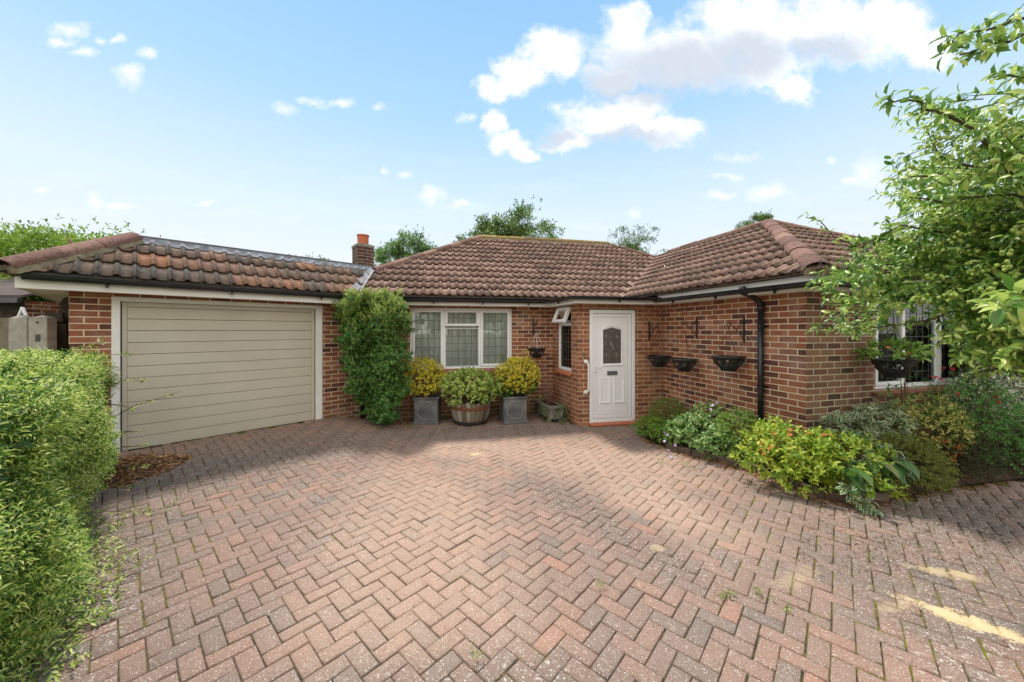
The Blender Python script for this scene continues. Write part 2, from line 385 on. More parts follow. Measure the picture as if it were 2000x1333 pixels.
# ------------------------------------------------------------------ ground
def far_ground():
    m, nt, out = newmat('rough_grass'); N = NT(nt)
    col = N.ramp(N.noise(1.2, 6), [(0.3, (0.04, 0.065, 0.02)), (0.7, (0.09, 0.12, 0.04))])
    N.principled(out, col, 1.0, 0.1, normal=N.bump(N.noise(40, 4), 0.6))
    b = MB(); b.add([(-220, -120, -0.1), (220, -120, -0.1), (220, 320, -0.1), (-220, 320, -0.1)], [(0, 1, 2, 3)])
    tag(b.build('ground', m), kind='structure')
far_ground()

def sandmask(N, nt):
    co = N.coord(); out = None
    segs = [((2.36, 2.22), (2.78, 1.84), 0.105, 1.0), ((2.15, 2.1), (2.42, 2.18), 0.06, 0.3), ((2.75, 2.5), (3.1, 2.38), 0.09, 0.55), ((1.7, 2.3), (2.1, 2.48), 0.09, 0.25),
            ((-0.52, 4.75), (-0.44, 4.78), 0.09, 0.75), ((1.05, 2.7), (1.12, 2.74), 0.08, 0.35), ((3.0, 1.7), (3.6, 1.5), 0.2, 0.5)]
    nz = N.math('ADD', N.math('MULTIPLY', N.noise(11, 7, 0.75), .65), N.math('MULTIPLY', N.noise(130, 3, .7), .35))
    for (x0, y0), (x1, y1), w, amt in segs:
        mp = N.n('Mapping'); nt.links.new(co, mp.inputs[0]); mp.vector_type = 'TEXTURE'
        L = math.hypot(x1-x0, y1-y0)
        mp.inputs['Location'].default_value = ((x0+x1)/2, (y0+y1)/2, 0); mp.inputs['Rotation'].default_value = (0, 0, math.atan2(y1-y0, x1-x0))
        mp.inputs['Scale'].default_value = (L*0.72+w, w*1.25, 1000)
        ln = N.n('VectorMath', operation='LENGTH'); nt.links.new(mp.outputs[0], ln.inputs[0])
        v = N.math('SUBTRACT', 1.0, ln.outputs['Value'])
        v = N.math('ADD', v, N.math('MULTIPLY', N.math('SUBTRACT', nz, 0.55), 2.6))
        v = N.math('MULTIPLY', N.ramp(v, [(0.3, 0.0), (0.5, 1.0)]), amt)
        out = v if out is None else N.math('MAXIMUM', out, v)
    return out
def paver_mats():
    m, nt, out = newmat('brindled_block_paving'); N = NT(nt)
    f = N.math('ADD', N.math('MULTIPLY', N.attr(), 0.82), N.math('MULTIPLY', N.noise(6, 3), 0.18))
    col = N.ramp(f, [(0.03, (0.17, 0.138, 0.12)), (0.25, (0.215, 0.162, 0.13)), (0.55, (0.26, 0.175, 0.135)), (0.8, (0.295, 0.182, 0.135)), (0.99, (0.345, 0.19, 0.135))])
    # broad paler middle, darker lichen-flecked bands around and across it
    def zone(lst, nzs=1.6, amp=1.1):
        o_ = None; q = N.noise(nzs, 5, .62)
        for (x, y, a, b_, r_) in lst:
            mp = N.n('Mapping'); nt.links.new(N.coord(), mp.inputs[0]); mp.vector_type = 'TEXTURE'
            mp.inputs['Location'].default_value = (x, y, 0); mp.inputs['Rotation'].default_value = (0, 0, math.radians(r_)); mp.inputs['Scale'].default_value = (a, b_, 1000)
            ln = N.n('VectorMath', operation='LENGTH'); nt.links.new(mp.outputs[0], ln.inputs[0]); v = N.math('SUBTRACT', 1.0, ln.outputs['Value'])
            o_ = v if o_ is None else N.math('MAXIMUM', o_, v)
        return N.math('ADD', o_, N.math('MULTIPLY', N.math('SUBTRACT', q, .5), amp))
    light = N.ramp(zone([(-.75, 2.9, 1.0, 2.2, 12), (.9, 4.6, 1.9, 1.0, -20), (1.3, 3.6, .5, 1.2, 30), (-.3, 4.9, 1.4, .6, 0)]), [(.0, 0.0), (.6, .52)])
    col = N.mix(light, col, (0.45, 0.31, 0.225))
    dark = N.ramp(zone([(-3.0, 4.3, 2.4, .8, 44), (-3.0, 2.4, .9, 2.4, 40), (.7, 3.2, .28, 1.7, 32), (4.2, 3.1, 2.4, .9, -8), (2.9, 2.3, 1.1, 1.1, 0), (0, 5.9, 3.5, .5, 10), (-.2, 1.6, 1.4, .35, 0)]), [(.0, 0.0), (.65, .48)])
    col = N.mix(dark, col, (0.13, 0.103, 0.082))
    g1 = N.ramp(N.noise(170, 2, 0.6), [(0.36, 0.62), (0.5, 1.0), (0.62, 1.25)])
    col = N.mix(0.85, col, g1, 'MULTIPLY')
    vo = N.n('TexVoronoi'); vo.inputs['Scale'].default_value = 74; nt.links.new(N.coord(), vo.inputs['Vector'])
    dots = N.ramp(vo.outputs['Distance'], [(0.16, 1.0), (0.27, 0.0)])
    dots = N.math('MULTIPLY', dots, N.ramp(N.noise(30, 3), [(0.42, 0.1), (0.6, 0.9)]))
    col = N.mix(dots, col, (0.62, 0.58, 0.52))
    # lichen flecks, thickest in drifts
    li = N.math('MULTIPLY', N.ramp(N.noise(48, 4, 0.7), [(0.57, 0.0), (0.63, 1.0)]), N.math('ADD', N.math('MULTIPLY', dark, 1.1), N.ramp(N.noise(0.9, 4), [(0.5, 0.0), (0.62, 0.6)]), clamp=True))
    col = N.mix(li, col, (0.55, 0.5, 0.45))
    sd = sandmask(N, nt)
    col = N.mix(sd, col, (0.56, 0.44, 0.25))
    N.principled(out, col, 0.92, 0.15, normal=N.bump(N.noise(220, 4, 0.7), 0.5, 0.003))
    j, nt, out = newmat('joint_sand_and_moss'); N = NT(nt)
    c = N.ramp(N.noise(60, 4), [(0.35, (0.035, 0.027, 0.02)), (0.65, (0.11, 0.085, 0.06))])
    ms = N.math('MULTIPLY', N.ramp(N.noise(0.8, 4), [(0.5, 0.05), (0.62, 1.0)]), N.ramp(N.noise(20, 3), [(0.42, 0.0), (0.52, 1.0)]))
    sx = N.n('SeparateXYZ'); nt.links.new(N.coord(), sx.inputs[0])
    rt = N.ramp(N.math('MULTIPLY', N.math('ABSOLUTE', N.math('ADD', sx.outputs['X'], .3)), 0.25), [(0.3, 0.0), (0.55, 1.0)])
    ms = N.math('MULTIPLY', N.math('MAXIMUM', ms, N.math('MULTIPLY', rt, N.ramp(N.noise(9, 3), [(0.45, 0.0), (0.55, 1.0)]))), 0.85)
    c = N.mix(ms, c, (0.16, 0.165, 0.02))
    c = N.mix(sandmask(N, nt), c, (0.62, 0.48, 0.26))
    N.principled(out, c, 1.0, 0.1, normal=N.bump(N.noise(120, 4), 0.7, 0.006))
    return m, j
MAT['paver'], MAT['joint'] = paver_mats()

def in_drive(x, y):
    if y < -2.5 or x < -6.2 or x > 9.0: return False
    for fr in (fg, fm, fe, ff, fi, fk):        # must be outside the house: cheap test through walls below
        pass
    return True
HOUSE = [A, D_, E_, Fp, I_, J_, K_, (12, 8), (-8, 12), (-9, 8)]
def inside(poly, x, y):
    c = False; n = len(poly)
    for i in range(n):
        x0, y0 = poly[i]; x1, y1 = poly[(i+1) % n]
        if (y0 > y) != (y1 > y) and x < (x1-x0)*(y-y0)/(y1-y0)+x0: c = not c
    return c
BEDLINE = [G(*p)[:2] for p in [(1244, 838), (1262, 858), (1300, 876), (1350, 890), (1400, 902), (1440, 914), (1500, 934), (1560, 958), (1610, 976), (1660, 984), (1740, 980), (1850, 956), (1960, 944)]]+[np.array([7.5, 4.3]), np.array([9.5, 4.6])]
BED = [tuple(p) for p in BEDLINE]+[(9.5, 6.2), K_, J_, I_]
def paving():
    a = math.radians(42.3); ex = np.array([math.sin(a), math.cos(a)]); ey = np.array([-ex[1], ex[0]])
    w = 0.0965; gap = 0.0048; bev = 0.0065
    blocks = []
    for i in range(-116, 146):
        for j in range(-116, 146):
            c = (i-j) % 4
            if c == 0: x0, y0, x1, y1 = i, j, i+2, j+1
            elif c == 2: x0, y0, x1, y1 = i, j-1, i+1, j+1
            else: continue
            m = (ex*(x0+x1)/2+ey*(y0+y1)/2)*w+np.array([-0.02, 0.03])
            if not (-6.2 < m[0] < 8.5 and -2.0 < m[1] < 7.4): continue
            q = (m[0]-A[0])*fg.n[0]+(m[1]-A[1])*fg.n[1]
            if q < -0.3 and m[0] < -2.5: continue
            if inside(BED, m[0], m[1]): continue
            if inside([A, D_, E_, Fp, I_, J_, K_, (9, 9), (-7, 9)], m[0], m[1]) and not (q > -0.3 and False): continue
            blocks.append((x0, y0, x1, y1))
    B = np.array(blocks, float)*w; n = len(B)
    tilt = rng.normal(0, 0.0016, (n, 3)); tilt[:, 0] *= 0.9
    cx = (B[:, 0]+B[:, 2])/2; cy = (B[:, 1]+B[:, 3])/2; hx = (B[:, 2]-B[:, 0])/2-gap/2; hy = (B[:, 3]-B[:, 1])/2-gap/2
    jx = rng.normal(0, 0.0014, n); jy = rng.normal(0, 0.0014, n)
    V = []
    for (mx, dz) in ((bev, 0.0), (0.0016, -bev*0.55), (0.0, -0.016)):
        for sx, sy in ((-1, -1), (1, -1), (1, 1), (-1, 1)):
            lx = cx+jx+sx*(hx-mx); ly = cy+jy+sy*(hy-mx)
            X = lx*ex[0]+ly*ey[0]-0.02; Y = lx*ex[1]+ly*ey[1]+0.03
            Z = dz+tilt[:, 0]+sx*tilt[:, 1]+sy*tilt[:, 2]
            V.append(np.stack([X, Y, Z], 1))
    V = np.stack(V, 1)      # n,12,3
    fl = V.reshape(-1, 3)
    fl[:, 2] += np.array([ground_z(x, y) for x, y in fl[:, :2]])
    fl[:, 2] += 0.006*np.sin(fl[:, 0]*1.7+fl[:, 1]*0.9)*np.sin(fl[:, 1]*2.3+0.5)
    q = [[0, 1, 2, 3]]+[[4+k, 4+(k+1) % 4, (k+1) % 4, k] for k in range(4)]+[[8+k, 8+(k+1) % 4, 4+(k+1) % 4, 4+k] for k in range(4)]
    Q = (np.array(q)[None]+np.arange(n)[:, None, None]*12).reshape(-1, 4)
    r = np.clip(rng.normal(0.54, 0.18, n), 0, 1)
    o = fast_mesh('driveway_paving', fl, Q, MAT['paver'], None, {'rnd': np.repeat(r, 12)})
    tag(o, kind='structure')
    # bedding layer under the blocks
    nx, ny = 110, 80; xs = np.linspace(-6.4, 9.2, nx); ys = np.linspace(-2.2, 7.6, ny)
    vs = [(x, y, ground_z(x, y)-0.0095+0.006*math.sin(x*1.7+y*0.9)*math.sin(y*2.3+0.5)) for y in ys for x in xs]
    fs = [(j*nx+i, j*nx+i+1, (j+1)*nx+i+1, (j+1)*nx+i) for j in range(ny-1) for i in range(nx-1)]
    o = fast_mesh('paving_joints', vs, fs, MAT['joint'], None, {'rnd': [0.5]*len(vs)}, smooth=True); tag(o, kind='structure')
paving()
b = MB(); b.add([(-40, -30, -0.05), (40, -30, -0.05), (40, -1.9, -0.05), (-40, -1.9, -0.05)], [(0, 1, 2, 3)])
tag(b.build('road', simple('grey_road', (0.05, 0.05, 0.05), (0.08, 0.08, 0.078), 20, 0.95, 0.1, 0.4)), kind='structure')

# ------------------------------------------------------------------ the bungalow
H = empty('bungalow', (0.8, 6.6, 0), 'single-storey red brick bungalow with brown tiled roof, white windows and attached garage', 'house')
ZT = 2.10
SW = (-5.009-0.7193*5.2, 4.073+0.6947*5.2)
gj0, gd0, gd1, gj1 = fg.hit(217.5), fg.hit(235), fg.hit(617), fg.hit(629.5)
ZG = 0.150
wall('brick_wall', fg, -0.2, ZT, MAT['brick'], H, [(gj0, gj1, -0.2, 2.03)], 0.09)
mw0, mw1 = fm.hit(800.5), fm.hit(999.8)
wall('brick_wall', fm, -0.2, ZT, MAT['brick'], H, [(mw0, mw1, 0.91, 2.045)], 0.09, 0.07)
sw0, sw1 = fe.hit(1089.5), fe.hit(1115.5)
wall('brick_wall', fe, -0.2, ZT, MAT['brick_porch'], H, [(sw0, sw1, 0.90, 2.06)], 0.08, 0.1)
dr0, dr1 = ff.hit(1151.5), ff.hit(1240.3)
wall('brick_wall', ff, -0.2, ZT, MAT['brick_porch'], H, [(dr0, dr1, 0.0, 2.0)], 0.09, 0.02)
wall('brick_wall', fi, -0.2, ZT, MAT['brick'], H, (), 0.1, 0.16)
fw0, fw1 = fk.hit(1708), fk.hit(1889)
wall('brick_wall', fk, -0.2, ZT, MAT['brick_front'], H, [(fw0, fw1, 0.90, 2.045)], 0.09, 0.0)
KB = tuple(np.array(K_)-bv*9.0); AB = (A[0]-0.7193*5.2, A[1]+0.6947*5.2); MB_ = tuple(np.array(D_)+np.array([-0.2028, 0.9792])*6.4)
wall('brick_wall', Fr(K_, KB), -0.2, ZT, MAT['brick'], H)
wall('brick_wall', Fr(KB, AB), -0.2, ZT, MAT['brick'], H)
wall('brick_wall', Fr(AB, A), -0.2, 2.7, MAT['brick'], H, s1=5.2)

# --- windows
def bars(mb, fr, a, b, z0, z1, w, o0, o1):
    mb.box(fr, a, b, o0, o1, z0, z0+w); mb.box(fr, a, b, o0, o1, z1-w, z1)
    mb.box(fr, a, a+w, o0, o1, z0+w, z1-w); mb.box(fr, b-w, b, o0, o1, z0+w, z1-w)
def window(fr, a, b, z0, z1, lights, name='window', curtain=True, nlead=(5, 7), off=-0.02):
    """lights: list of (a,b,z0,z1,sash?) in metres"""
    c = fr.P((a+b)/2, 0, z0)
    w = empty(name, np.array(c)-np.array([0.8, 6.6, 0])); w.parent = H
    mb = MB(); bars(mb, fr, a, b, z0, z1, 0.035, off-0.06, off)
    for l in lights:
        if l[0] > a+0.05: mb.box(fr, l[0]-0.018, l[0]+0.018, off-0.058, off-0.002, max(l[2], z0+0.035), min(l[3], z1-0.035))
    mb.build('window_frame', MAT['upvc'], w, 0.004)
    for (x0, x1, y0, y1, sash) in lights:
        fwid = 0.045 if sash else 0.012
        x0 += 0.02; x1 -= 0.02; y0 += 0.02; y1 -= 0.02
        sb = MB(); bars(sb, fr, x0, x1, y0, y1, fwid, off-0.05, off+(0.012 if sash else -0.008))
        sb.build('window_sash', MAT['upvc'], w, 0.005)
        g0, g1, h0, h1 = x0+fwid-0.004, x1-fwid+0.004, y0+fwid-0.004, y1-fwid+0.004
        gb = MB(); gb.box(fr, g0, g1, off-0.024, off-0.018, h0, h1); gb.build('window_pane', MAT['glass'], w)
        lb = MB(); nx = max(2, round((g1-g0)/0.115)); nz = max(2, round((h1-h0)/0.155))
        for i in range(1, nx): x = g0+(g1-g0)*i/nx; lb.box(fr, x-0.0042, x+0.0042, off-0.0175, off-0.0145, h0, h1)
        for i in range(1, nz): z = h0+(h1-h0)*i/nz; lb.box(fr, g0, g1, off-0.0172, off-0.0142, z-0.0042, z+0.0042)
        lb.build('leading', MAT['leadbar'], w)
    if curtain:
        n = 160; L = b-a; vs = []; fs = []
        for i in range(n+1):
            s = a+0.02+(L-0.04)*i/n; o = off-0.12+0.024*math.sin(i*0.62+1.5*math.sin(i*.07))+0.014*math.sin(i*0.23+1)
            vs += [fr.P(s, o, z0+0.01), fr.P(s, o, z1-0.02)]
            if i: fs.append((2*i-2, 2*i, 2*i+1, 2*i-1))
        fast_mesh('net_curtain', vs, fs, MAT['curtain'], w, {'rnd': [0.5]*len(vs)}, smooth=True)
    return w
def sill(fr, a, b, z, parent, proj=0.06, mat='sill', n=None):
    mb = MB(); n = n or int((b-a)/0.15)
    for i in range(n):
        x0 = a+(b-a)*i/n; x1 = a+(b-a)*(i+1)/n-0.004; mb.cur = rng.random()
        P = fr.P
        mb.add([P(x0, -0.06, z-0.045), P(x1, -0.06, z-0.045), P(x1, proj, z-0.065), P(x0, proj, z-0.065), P(x0, -0.06, z), P(x1, -0.06, z), P(x1, proj, z-0.03), P(x0, proj, z-0.03)],
               [(0, 3, 2, 1), (4, 5, 6, 7), (0, 1, 5, 4), (1, 2, 6, 5), (2, 3, 7, 6), (3, 0, 4, 7)])
    return mb.build('window_sill', MAT[mat], parent, 0.006)
s1 = fm.hit(867.5); s2 = fm.hit(937); zt = 1.69
w1 = window(fm, mw0, mw1, 0.91, 2.045, [(mw0+0.02, s1, 0.93, 2.03, 1), (s1, s2, 0.93, zt, 0), (s1, s2, zt, 2.03, 1), (s2, mw1-0.02, 0.93, 2.03, 1)])
w1['label'] = 'three-light white leaded window with net curtains behind the planters'
sill(fm, mw0-0.04, mw1+0.04, 0.905, w1)
w3 = window(fk, fw0, fw1, 0.90, 2.045, [(fw0+0.02, fw0+0.6, 0.92, 2.03, 1), (fw0+0.6, fw1-0.6, 0.92, 2.03, 0), (fw1-0.6, fw1-0.02, 0.92, 2.03, 1)], curtain=False)
w3['label'] = 'white leaded window behind the fruit tree'
sill(fk, fw0-0.05, fw1+0.05, 0.895, w3)
# side window with an open top light
zt2 = 1.745
w2 = window(fe, sw0, sw1, 0.90, 2.06, [(sw0+0.02, sw1-0.02, 0.92, zt2, 0)], curtain=False)
w2['label'] = 'narrow side window with its top light pushed open'
sill(fe, sw0-0.06, sw1+0.05, 0.895, w2, 0.07, 'step', 2)
mb = MB(); th = math.radians(24); aa, bb = sw0+0.02, sw1-0.02; hh = 2.045-zt2
def OP(s, d, t):      # d down the sash from its hinge, t outwards thickness
    return fe.P(s, 0.0+d*math.sin(th)+t*math.cos(th), 2.045-d*math.cos(th)+t*math.sin(th))
def obox(mb, s0, s1, d0, d1, t0, t1):
    mb.add([OP(s0, d1, t0), OP(s1, d1, t0), OP(s1, d1, t1), OP(s0, d1, t1), OP(s0, d0, t0), OP(s1, d0, t0), OP(s1, d0, t1), OP(s0, d0, t1)],
           [(0, 3, 2, 1), (4, 5, 6, 7), (0, 1, 5, 4), (1, 2, 6, 5), (2, 3, 7, 6), (3, 0, 4, 7)])
ww = 0.055
obox(mb, aa, bb, 0, ww, -.03, .03); obox(mb, aa, bb, hh-ww, hh, -.03, .03); obox(mb, aa, aa+ww, ww, hh-ww, -.03, .03); obox(mb, bb-ww, bb, ww, hh-ww, -.03, .03)
mb.build('open_top_light', MAT['upvc'], w2, 0.005)
mb = MB(); obox(mb, aa+ww, bb-ww, ww, hh-ww, -.004, .004); mb.build('window_pane', MAT['glass'], w2)
mb = MB(); mb.box(fe, sw0+.03, sw1-.03, -.08, -.02, zt2-.02, zt2+.025); mb.tube([fe.P(bb-.01, 0, 1.80), OP(bb-.01, hh-.03, -.03)], .006); mb.build('window_stay', MAT['upvc'], w2, 0.003)

# --- garage door
gd = empty('garage_door', np.array(fg.P((gd0+gd1)/2, 0, ZG))-np.array([0.8, 6.6, 0])); gd.parent = H
mb = MB()
mb.box(fg, gj0, gd0, -0.09, 0.012, ZG-0.01, 2.04); mb.box(fg, gd1, gj1, -0.09, 0.012, ZG-0.01, 2.04); mb.box(fg, gd0, gd1, -0.09, 0.012, 1.985, 2.04)
mb.build('door_frame', MAT['whitepaint'], gd, 0.004)
mb = MB(); o0 = -0.07; o1 = -0.035; zt3 = 1.982; zb = ZG+0.012
mb.box(fg, gd0+0.012, gd0+0.055, o0, o1+0.006, zb, zt3); mb.box(fg, gd1-0.055, gd1-0.012, o0, o1+0.006, zb, zt3)
zz = zb; hh = 0.1468; i = 0
while zz < zt3-0.02:
    z1 = min(zz+hh-0.0045, zt3); mb.cur = rng.random(); mb.box(fg, gd0+0.0555, gd1-0.0555, o0, o1+rng.normal(0, .0008), zz, z1); zz += hh
mb.build('door_boards', MAT['beige'], gd, 0.0035)
mb = MB(); mb.box(fg, gd0, gd1, -0.1, -0.071, ZG, 1.99); mb.build('door_backing', MAT['iron'], gd)

# --- front door
fd = empty('front_door', np.array(ff.P((dr0+dr1)/2, 0, 0.03))-np.array([0.8, 6.6, 0])); fd.parent = H
fd['label'] = 'white panelled front door with arched glazing'
zd0, zd1 = 0.045, 1.985
mb = MB(); bars(mb, ff, dr0+0.003, dr1-0.003, zd0, zd1, 0.062, -0.07, 0.008); mb.build('door_frame', MAT['upvc'], fd, 0.005)
x0, x1 = dr0+0.068, dr1-0.068
mb = MB(); bars(mb, ff, x0, x1, zd0+0.065, zd1-0.065, 0.062, -0.055, -0.006)
a0, a1 = x0+0.062, x1-0.062; zb0, zb1 = zd0+0.127, zd1-0.127
cx = (a0+a1)/2; gx0, gx1 = cx-0.172, cx+0.172; gz0, gz1, gap = 1.055, 1.635, 1.682
mb.box(ff, a0, gx0, -0.045, -0.016, zb0, zb1); mb.box(ff, gx1, a1, -0.045, -0.016, zb0, zb1); mb.box(ff, gx0, gx1, -0.045, -0.016, zb0, gz0)
P = ff.P
for (sa, sb_, ea, eb) in ((gx0, cx, gz1, gap), (cx, gx1, gap, gz1)):
    mb.prism([P(sa, -0.045, ea), P(sb_, -0.045, eb), P(sb_, -0.045, zb1), P(sa, -0.045, zb1)], np.array(P(0, -0.016, 0))-np.array(P(0, -0.045, 0)))
mb.build('door_leaf', MAT['upvc'], fd, 0.003)
mb = MB()
mo = [(gx0-.012, gz0-.02), (gx1+.012, gz0-.02), (gx1+.012, gz1+.005), (gx0+.235, gap+.022), (cx, gap+.03), (gx0+.075, gap+.022), (gx0-.012, gz1+.005)]
mb.tube([P(s, -0.014, z) for s, z in mo+mo[:1]], 0.014, 6, False)
mb.tube([P(gx0-.03, -0.012, gz0-.03), P(gx1+.03, -0.012, gz0-.03)], 0.014, 6)
for c0 in (cx-0.13, cx+0.13):
    q = [(c0-.085, .39), (c0+.085, .39), (c0+.085, .795), (c0-.085, .795)]
    mb.tube([P(s, -0.014, z) for s, z in q+q[:1]], 0.012, 6, False)
    mb.tube([P(c0-.1, -.012, .38), P(c0+.1, -.012, .38)], 0.012, 6)
mb.build('door_moulding', MAT['upvc'], fd, 0)
mb = MB(); bars(mb, ff, dr0+.0625, dr1-.0625, zd0+.0625, zd1-.0625, .0065, -.05, -.004); bars(mb, ff, a0-.0005, a1+.0005, zb0-.0005, zb1+.0005, .003, -.03, -.0135); mb.build('door_gasket', MAT['iron'], fd)
mb = MB(); mb.prism([P(gx0, -.034, gz0), P(gx1, -.034, gz0), P(gx1, -.034, gz1), P(cx, -.034, gap), P(gx0, -.034, gz1)], np.array(P(0, -.026, 0))-np.array(P(0, -.034, 0)))
mb.build('door_glass', MAT['doorglass'], fd)
mb = MB()
for (dx, z, k) in ((-.105, 1.53, 1), (.085, 1.53, 1), (-.015, 1.40, 1.4), (.015, 1.34, 1.4), (-.105, 1.21, 1), (.085, 1.21, 1)):
    q = [(cx+dx-.012*k, z), (cx+dx, z-.03*k), (cx+dx+.012*k, z), (cx+dx, z+.03*k)]
    mb = MB(); mb.tube([P(s, -.024, zz_) for s, zz_ in q+q[:1]], 0.003, 5, False); mb.build('bevelled_diamond', MAT['bevelglass'], fd)
mb = MB(); mb.box(ff, cx-.095, cx+.095, -.017, -.004, .855, .925); mb.box(ff, cx-.08, cx+.08, -.004, .002, .868, .912); mb.build('letterbox', MAT['greymetal'], fd, 0.003)
mb = MB(); mb.box(ff, x0+.02, x0+.045, -.006, .003, .84, 1.09); mb.tube([P(x0+.032, 0, 1.005), P(x0+.032, .045, 1.005), P(x0+.16, .05, 1.005)], .009); mb.build('door_handle', MAT['upvc'], fd, 0.002)
mb = MB(); mb.tube([P(x0+.032, .003, .91), P(x0+.032, .007, .91)], .009, 10); mb.build('keyhole', MAT['iron'], fd)
mb = MB()
for i in range(2):
    sA = dr0-.01+(dr1-dr0+.03)*i/2; sB = dr0-.01+(dr1-dr0+.03)*(i+1)/2-.003
    mb.box(ff, sA, sB, -0.1, 0.115, 0.008, 0.042)
mb.build('doorstep', MAT['step'], fd, 0.006)
# rail and bell on the brick pillar
gr = MB(); sr = ff.hit(1145)
gr.tube([P(sr-.01, .004, 1.10), P(sr-.01, .05, 1.095), P(sr+.012, .07, 1.05), P(sr+.012, .07, .63), P(sr-.01, .05, .585), P(sr-.01, .004, .58)], .014, 8)
for z in (1.10, .58): gr.tube([P(sr-.01, .002, z), P(sr-.01, .014, z)], .036, 14)
gr.build('grab_rail', MAT['upvc'], H, smooth=False)
mb = MB(); sr2 = ff.hit(1140.5); mb.tube([P(sr2, .002, 1.21), P(sr2, .02, 1.21)], .02, 12); mb.tube([P(sr2, .02, 1.21), P(sr2, .03, 1.21)], .009, 10)
mb.build('doorbell', MAT['greymetal'], H)

# --- fascia, soffit, gutters
def sweep(name, pts, prof, mat, parent, closed=False, bevel=0):
    """prof: (o,z) outline swept along plan polyline pts=(x,y[,dz])"""
    n = len(pts); P2 = [np.array(p[:2], float) for p in pts]; mb = MB(); m = len(prof); ring = []
    for i, p in enumerate(P2):
        d0 = unit(P2[i]-P2[i-1]) if i else unit(P2[1]-P2[0]); d1 = unit(P2[i+1]-P2[i]) if i < n-1 else d0
        n0 = np.array([d0[1], -d0[0]]); n1 = np.array([d1[1], -d1[0]]); nn = n0+n1; nn = nn/np.dot(nn, n0)*1.0 if abs(np.dot(nn, n0)) > .1 else n0
        dz = pts[i][2] if len(pts[i]) > 2 else 0
        ring += [(p[0]+nn[0]*o, p[1]+nn[1]*o, z+dz) for o, z in prof]
    fs = [(i*m+k, i*m+(k+1) % m, (i+1)*m+(k+1) % m, (i+1)*m+k) for i in range(n-1) for k in range(m if closed else m-1)]
    if closed: fs += [tuple(range(m-1, -1, -1)), tuple(range((n-1)*m, n*m))]
    mb.add(ring, fs); return mb.build(name, mat, parent, bevel)
def off(fr, s, o): q = fr.P(s, o, 0); return (q[0], q[1])
def isect(p, d, q, e):
    M = np.array([[d[0], -e[0]], [d[1], -e[1]]]); t = np.linalg.solve(M, np.array(q)-np.array(p)); r = np.array(p)+np.array(d)*t[0]; return (r[0], r[1])
O = 0.30
GE = off(fg, -0.32, O); V_ = isect(off(fg, 0, O), fg.d, off(fm, 0, O), fm.d)
P2 = isect(off(fe, 0, .2), fe.d, off(ff, 0, .25), ff.d); P1 = isect(P2, fe.d, off(fm, 0, O), fm.d)
P3 = isect(P2, ff.d, off(fi, 0, O), fi.d); P4 = isect(off(fi, 0, O), fi.d, off(fk, 0, O), fk.d); P5 = off(fk, fk.L+O, O)
AGL = off(Fr(AB, A), -0.2, O)
box = lambda z0, z1: [(-.022, z0), (0, z0), (0, z1), (-.022, z1)]
GBk = isect(GE, (-fg.n[0], -fg.n[1]), AB, fg.d)
GBk = (GE[0]-fg.n[0]*5, GE[1]-fg.n[1]*5)
sweep('fascia', [GBk, GE, V_], box(2.065, 2.20), MAT['whitepaint'], H, True)
sweep('fascia', [V_, P1, P2, P3], box(2.075, 2.17), MAT['whitepaint'], H, True)
sweep('fascia', [P3, P4, P5, (P5[0]-bv[0]*8, P5[1]-bv[1]*8)], box(2.075, 2.225), MAT['whitepaint'], H, True)
mb = MB()
zs = 2.078
for poly in ([GBk, GE, V_, (D_[0], D_[1]), A, (AB[0], AB[1])], [V_, P1, P2, P3, I_, Fp, E_, D_], [P3, P4, P5, K_, J_, I_], [P5, (P5[0]-bv[0]*8, P5[1]-bv[1]*8), (K_[0]-bv[0]*8, K_[1]-bv[1]*8), K_]):
    n = len(poly); mb.add([(p[0], p[1], zs) for p in poly], [tuple(range(n))]); zs += 0.0004
mb.build('soffit', MAT['whitepaint'], H)
def gutter(pts, z, brk=0.9, name='gutter', fall=None):
    r = 0.05; prof = [(0.055+r*math.cos(t), z+r*math.sin(t)) for t in np.linspace(-PI, 0, 9)]
    inner = [(0.055+(r-.006)*math.cos(t), z+.001+(r-.006)*math.sin(t)) for t in np.linspace(0, -PI, 9)]
    lip = [(0.055-r, z+.006), (0.055+r+.004, z+.006)]
    o = sweep(name, pts, prof+[(0.055+r+.004, z+.007), (.055+r-.006, z+.007)]+inner, MAT['black'], H, True)
    for me_f in o.data.polygons: me_f.use_smooth = False
    mb = MB()
    for i in range(len(pts)-1):
        a = np.array(pts[i][:2]); b = np.array(pts[i+1][:2]); L = np.hypot(*(b-a))
        if L < 0.5: continue
        fr = Fr(a, b); za = pts[i][2] if len(pts[i]) > 2 else 0; zb_ = pts[i+1][2] if len(pts[i+1]) > 2 else 0
        nb = max(1, int(L/brk))
        for k in range(nb):
            s = L*(k+.5)/nb; dz = za+(zb_-za)*s/L
            mb = MB()
            ring = [fr.P(s, .055+(r+.005)*math.cos(t), z+dz+(r+.005)*math.sin(t)) for t in np.linspace(-PI, 0, 9)]
            ring2 = [fr.P(s+.03, .055+(r+.005)*math.cos(t), z+dz+(r+.005)*math.sin(t)) for t in np.linspace(-PI, 0, 9)]
            mb.add(ring+ring2, [(j, j+1, j+10, j+9) for j in range(8)])
            mb.box(fr, s+.004, s+.026, .045, .066, z+dz-.085, z+dz-.045)
            mb.build('gutter_bracket', MAT['black'], o, solid=.004)
    return o
GE2 = (GE[0]+fg.d[0]*.05, GE[1]+fg.d[1]*.05)
gutter([GE2, V_], 2.195)
gutter([V_, P1, P2, P3], 2.175, .8)
gutter([(P3[0], P3[1], 0.0), (P4[0], P4[1], -.012), (P5[0], P5[1], 0)], 2.15, .8)
EV = [(-.02, 2.175), (.068, 2.205), (.068, 2.228), (-.02, 2.222)]
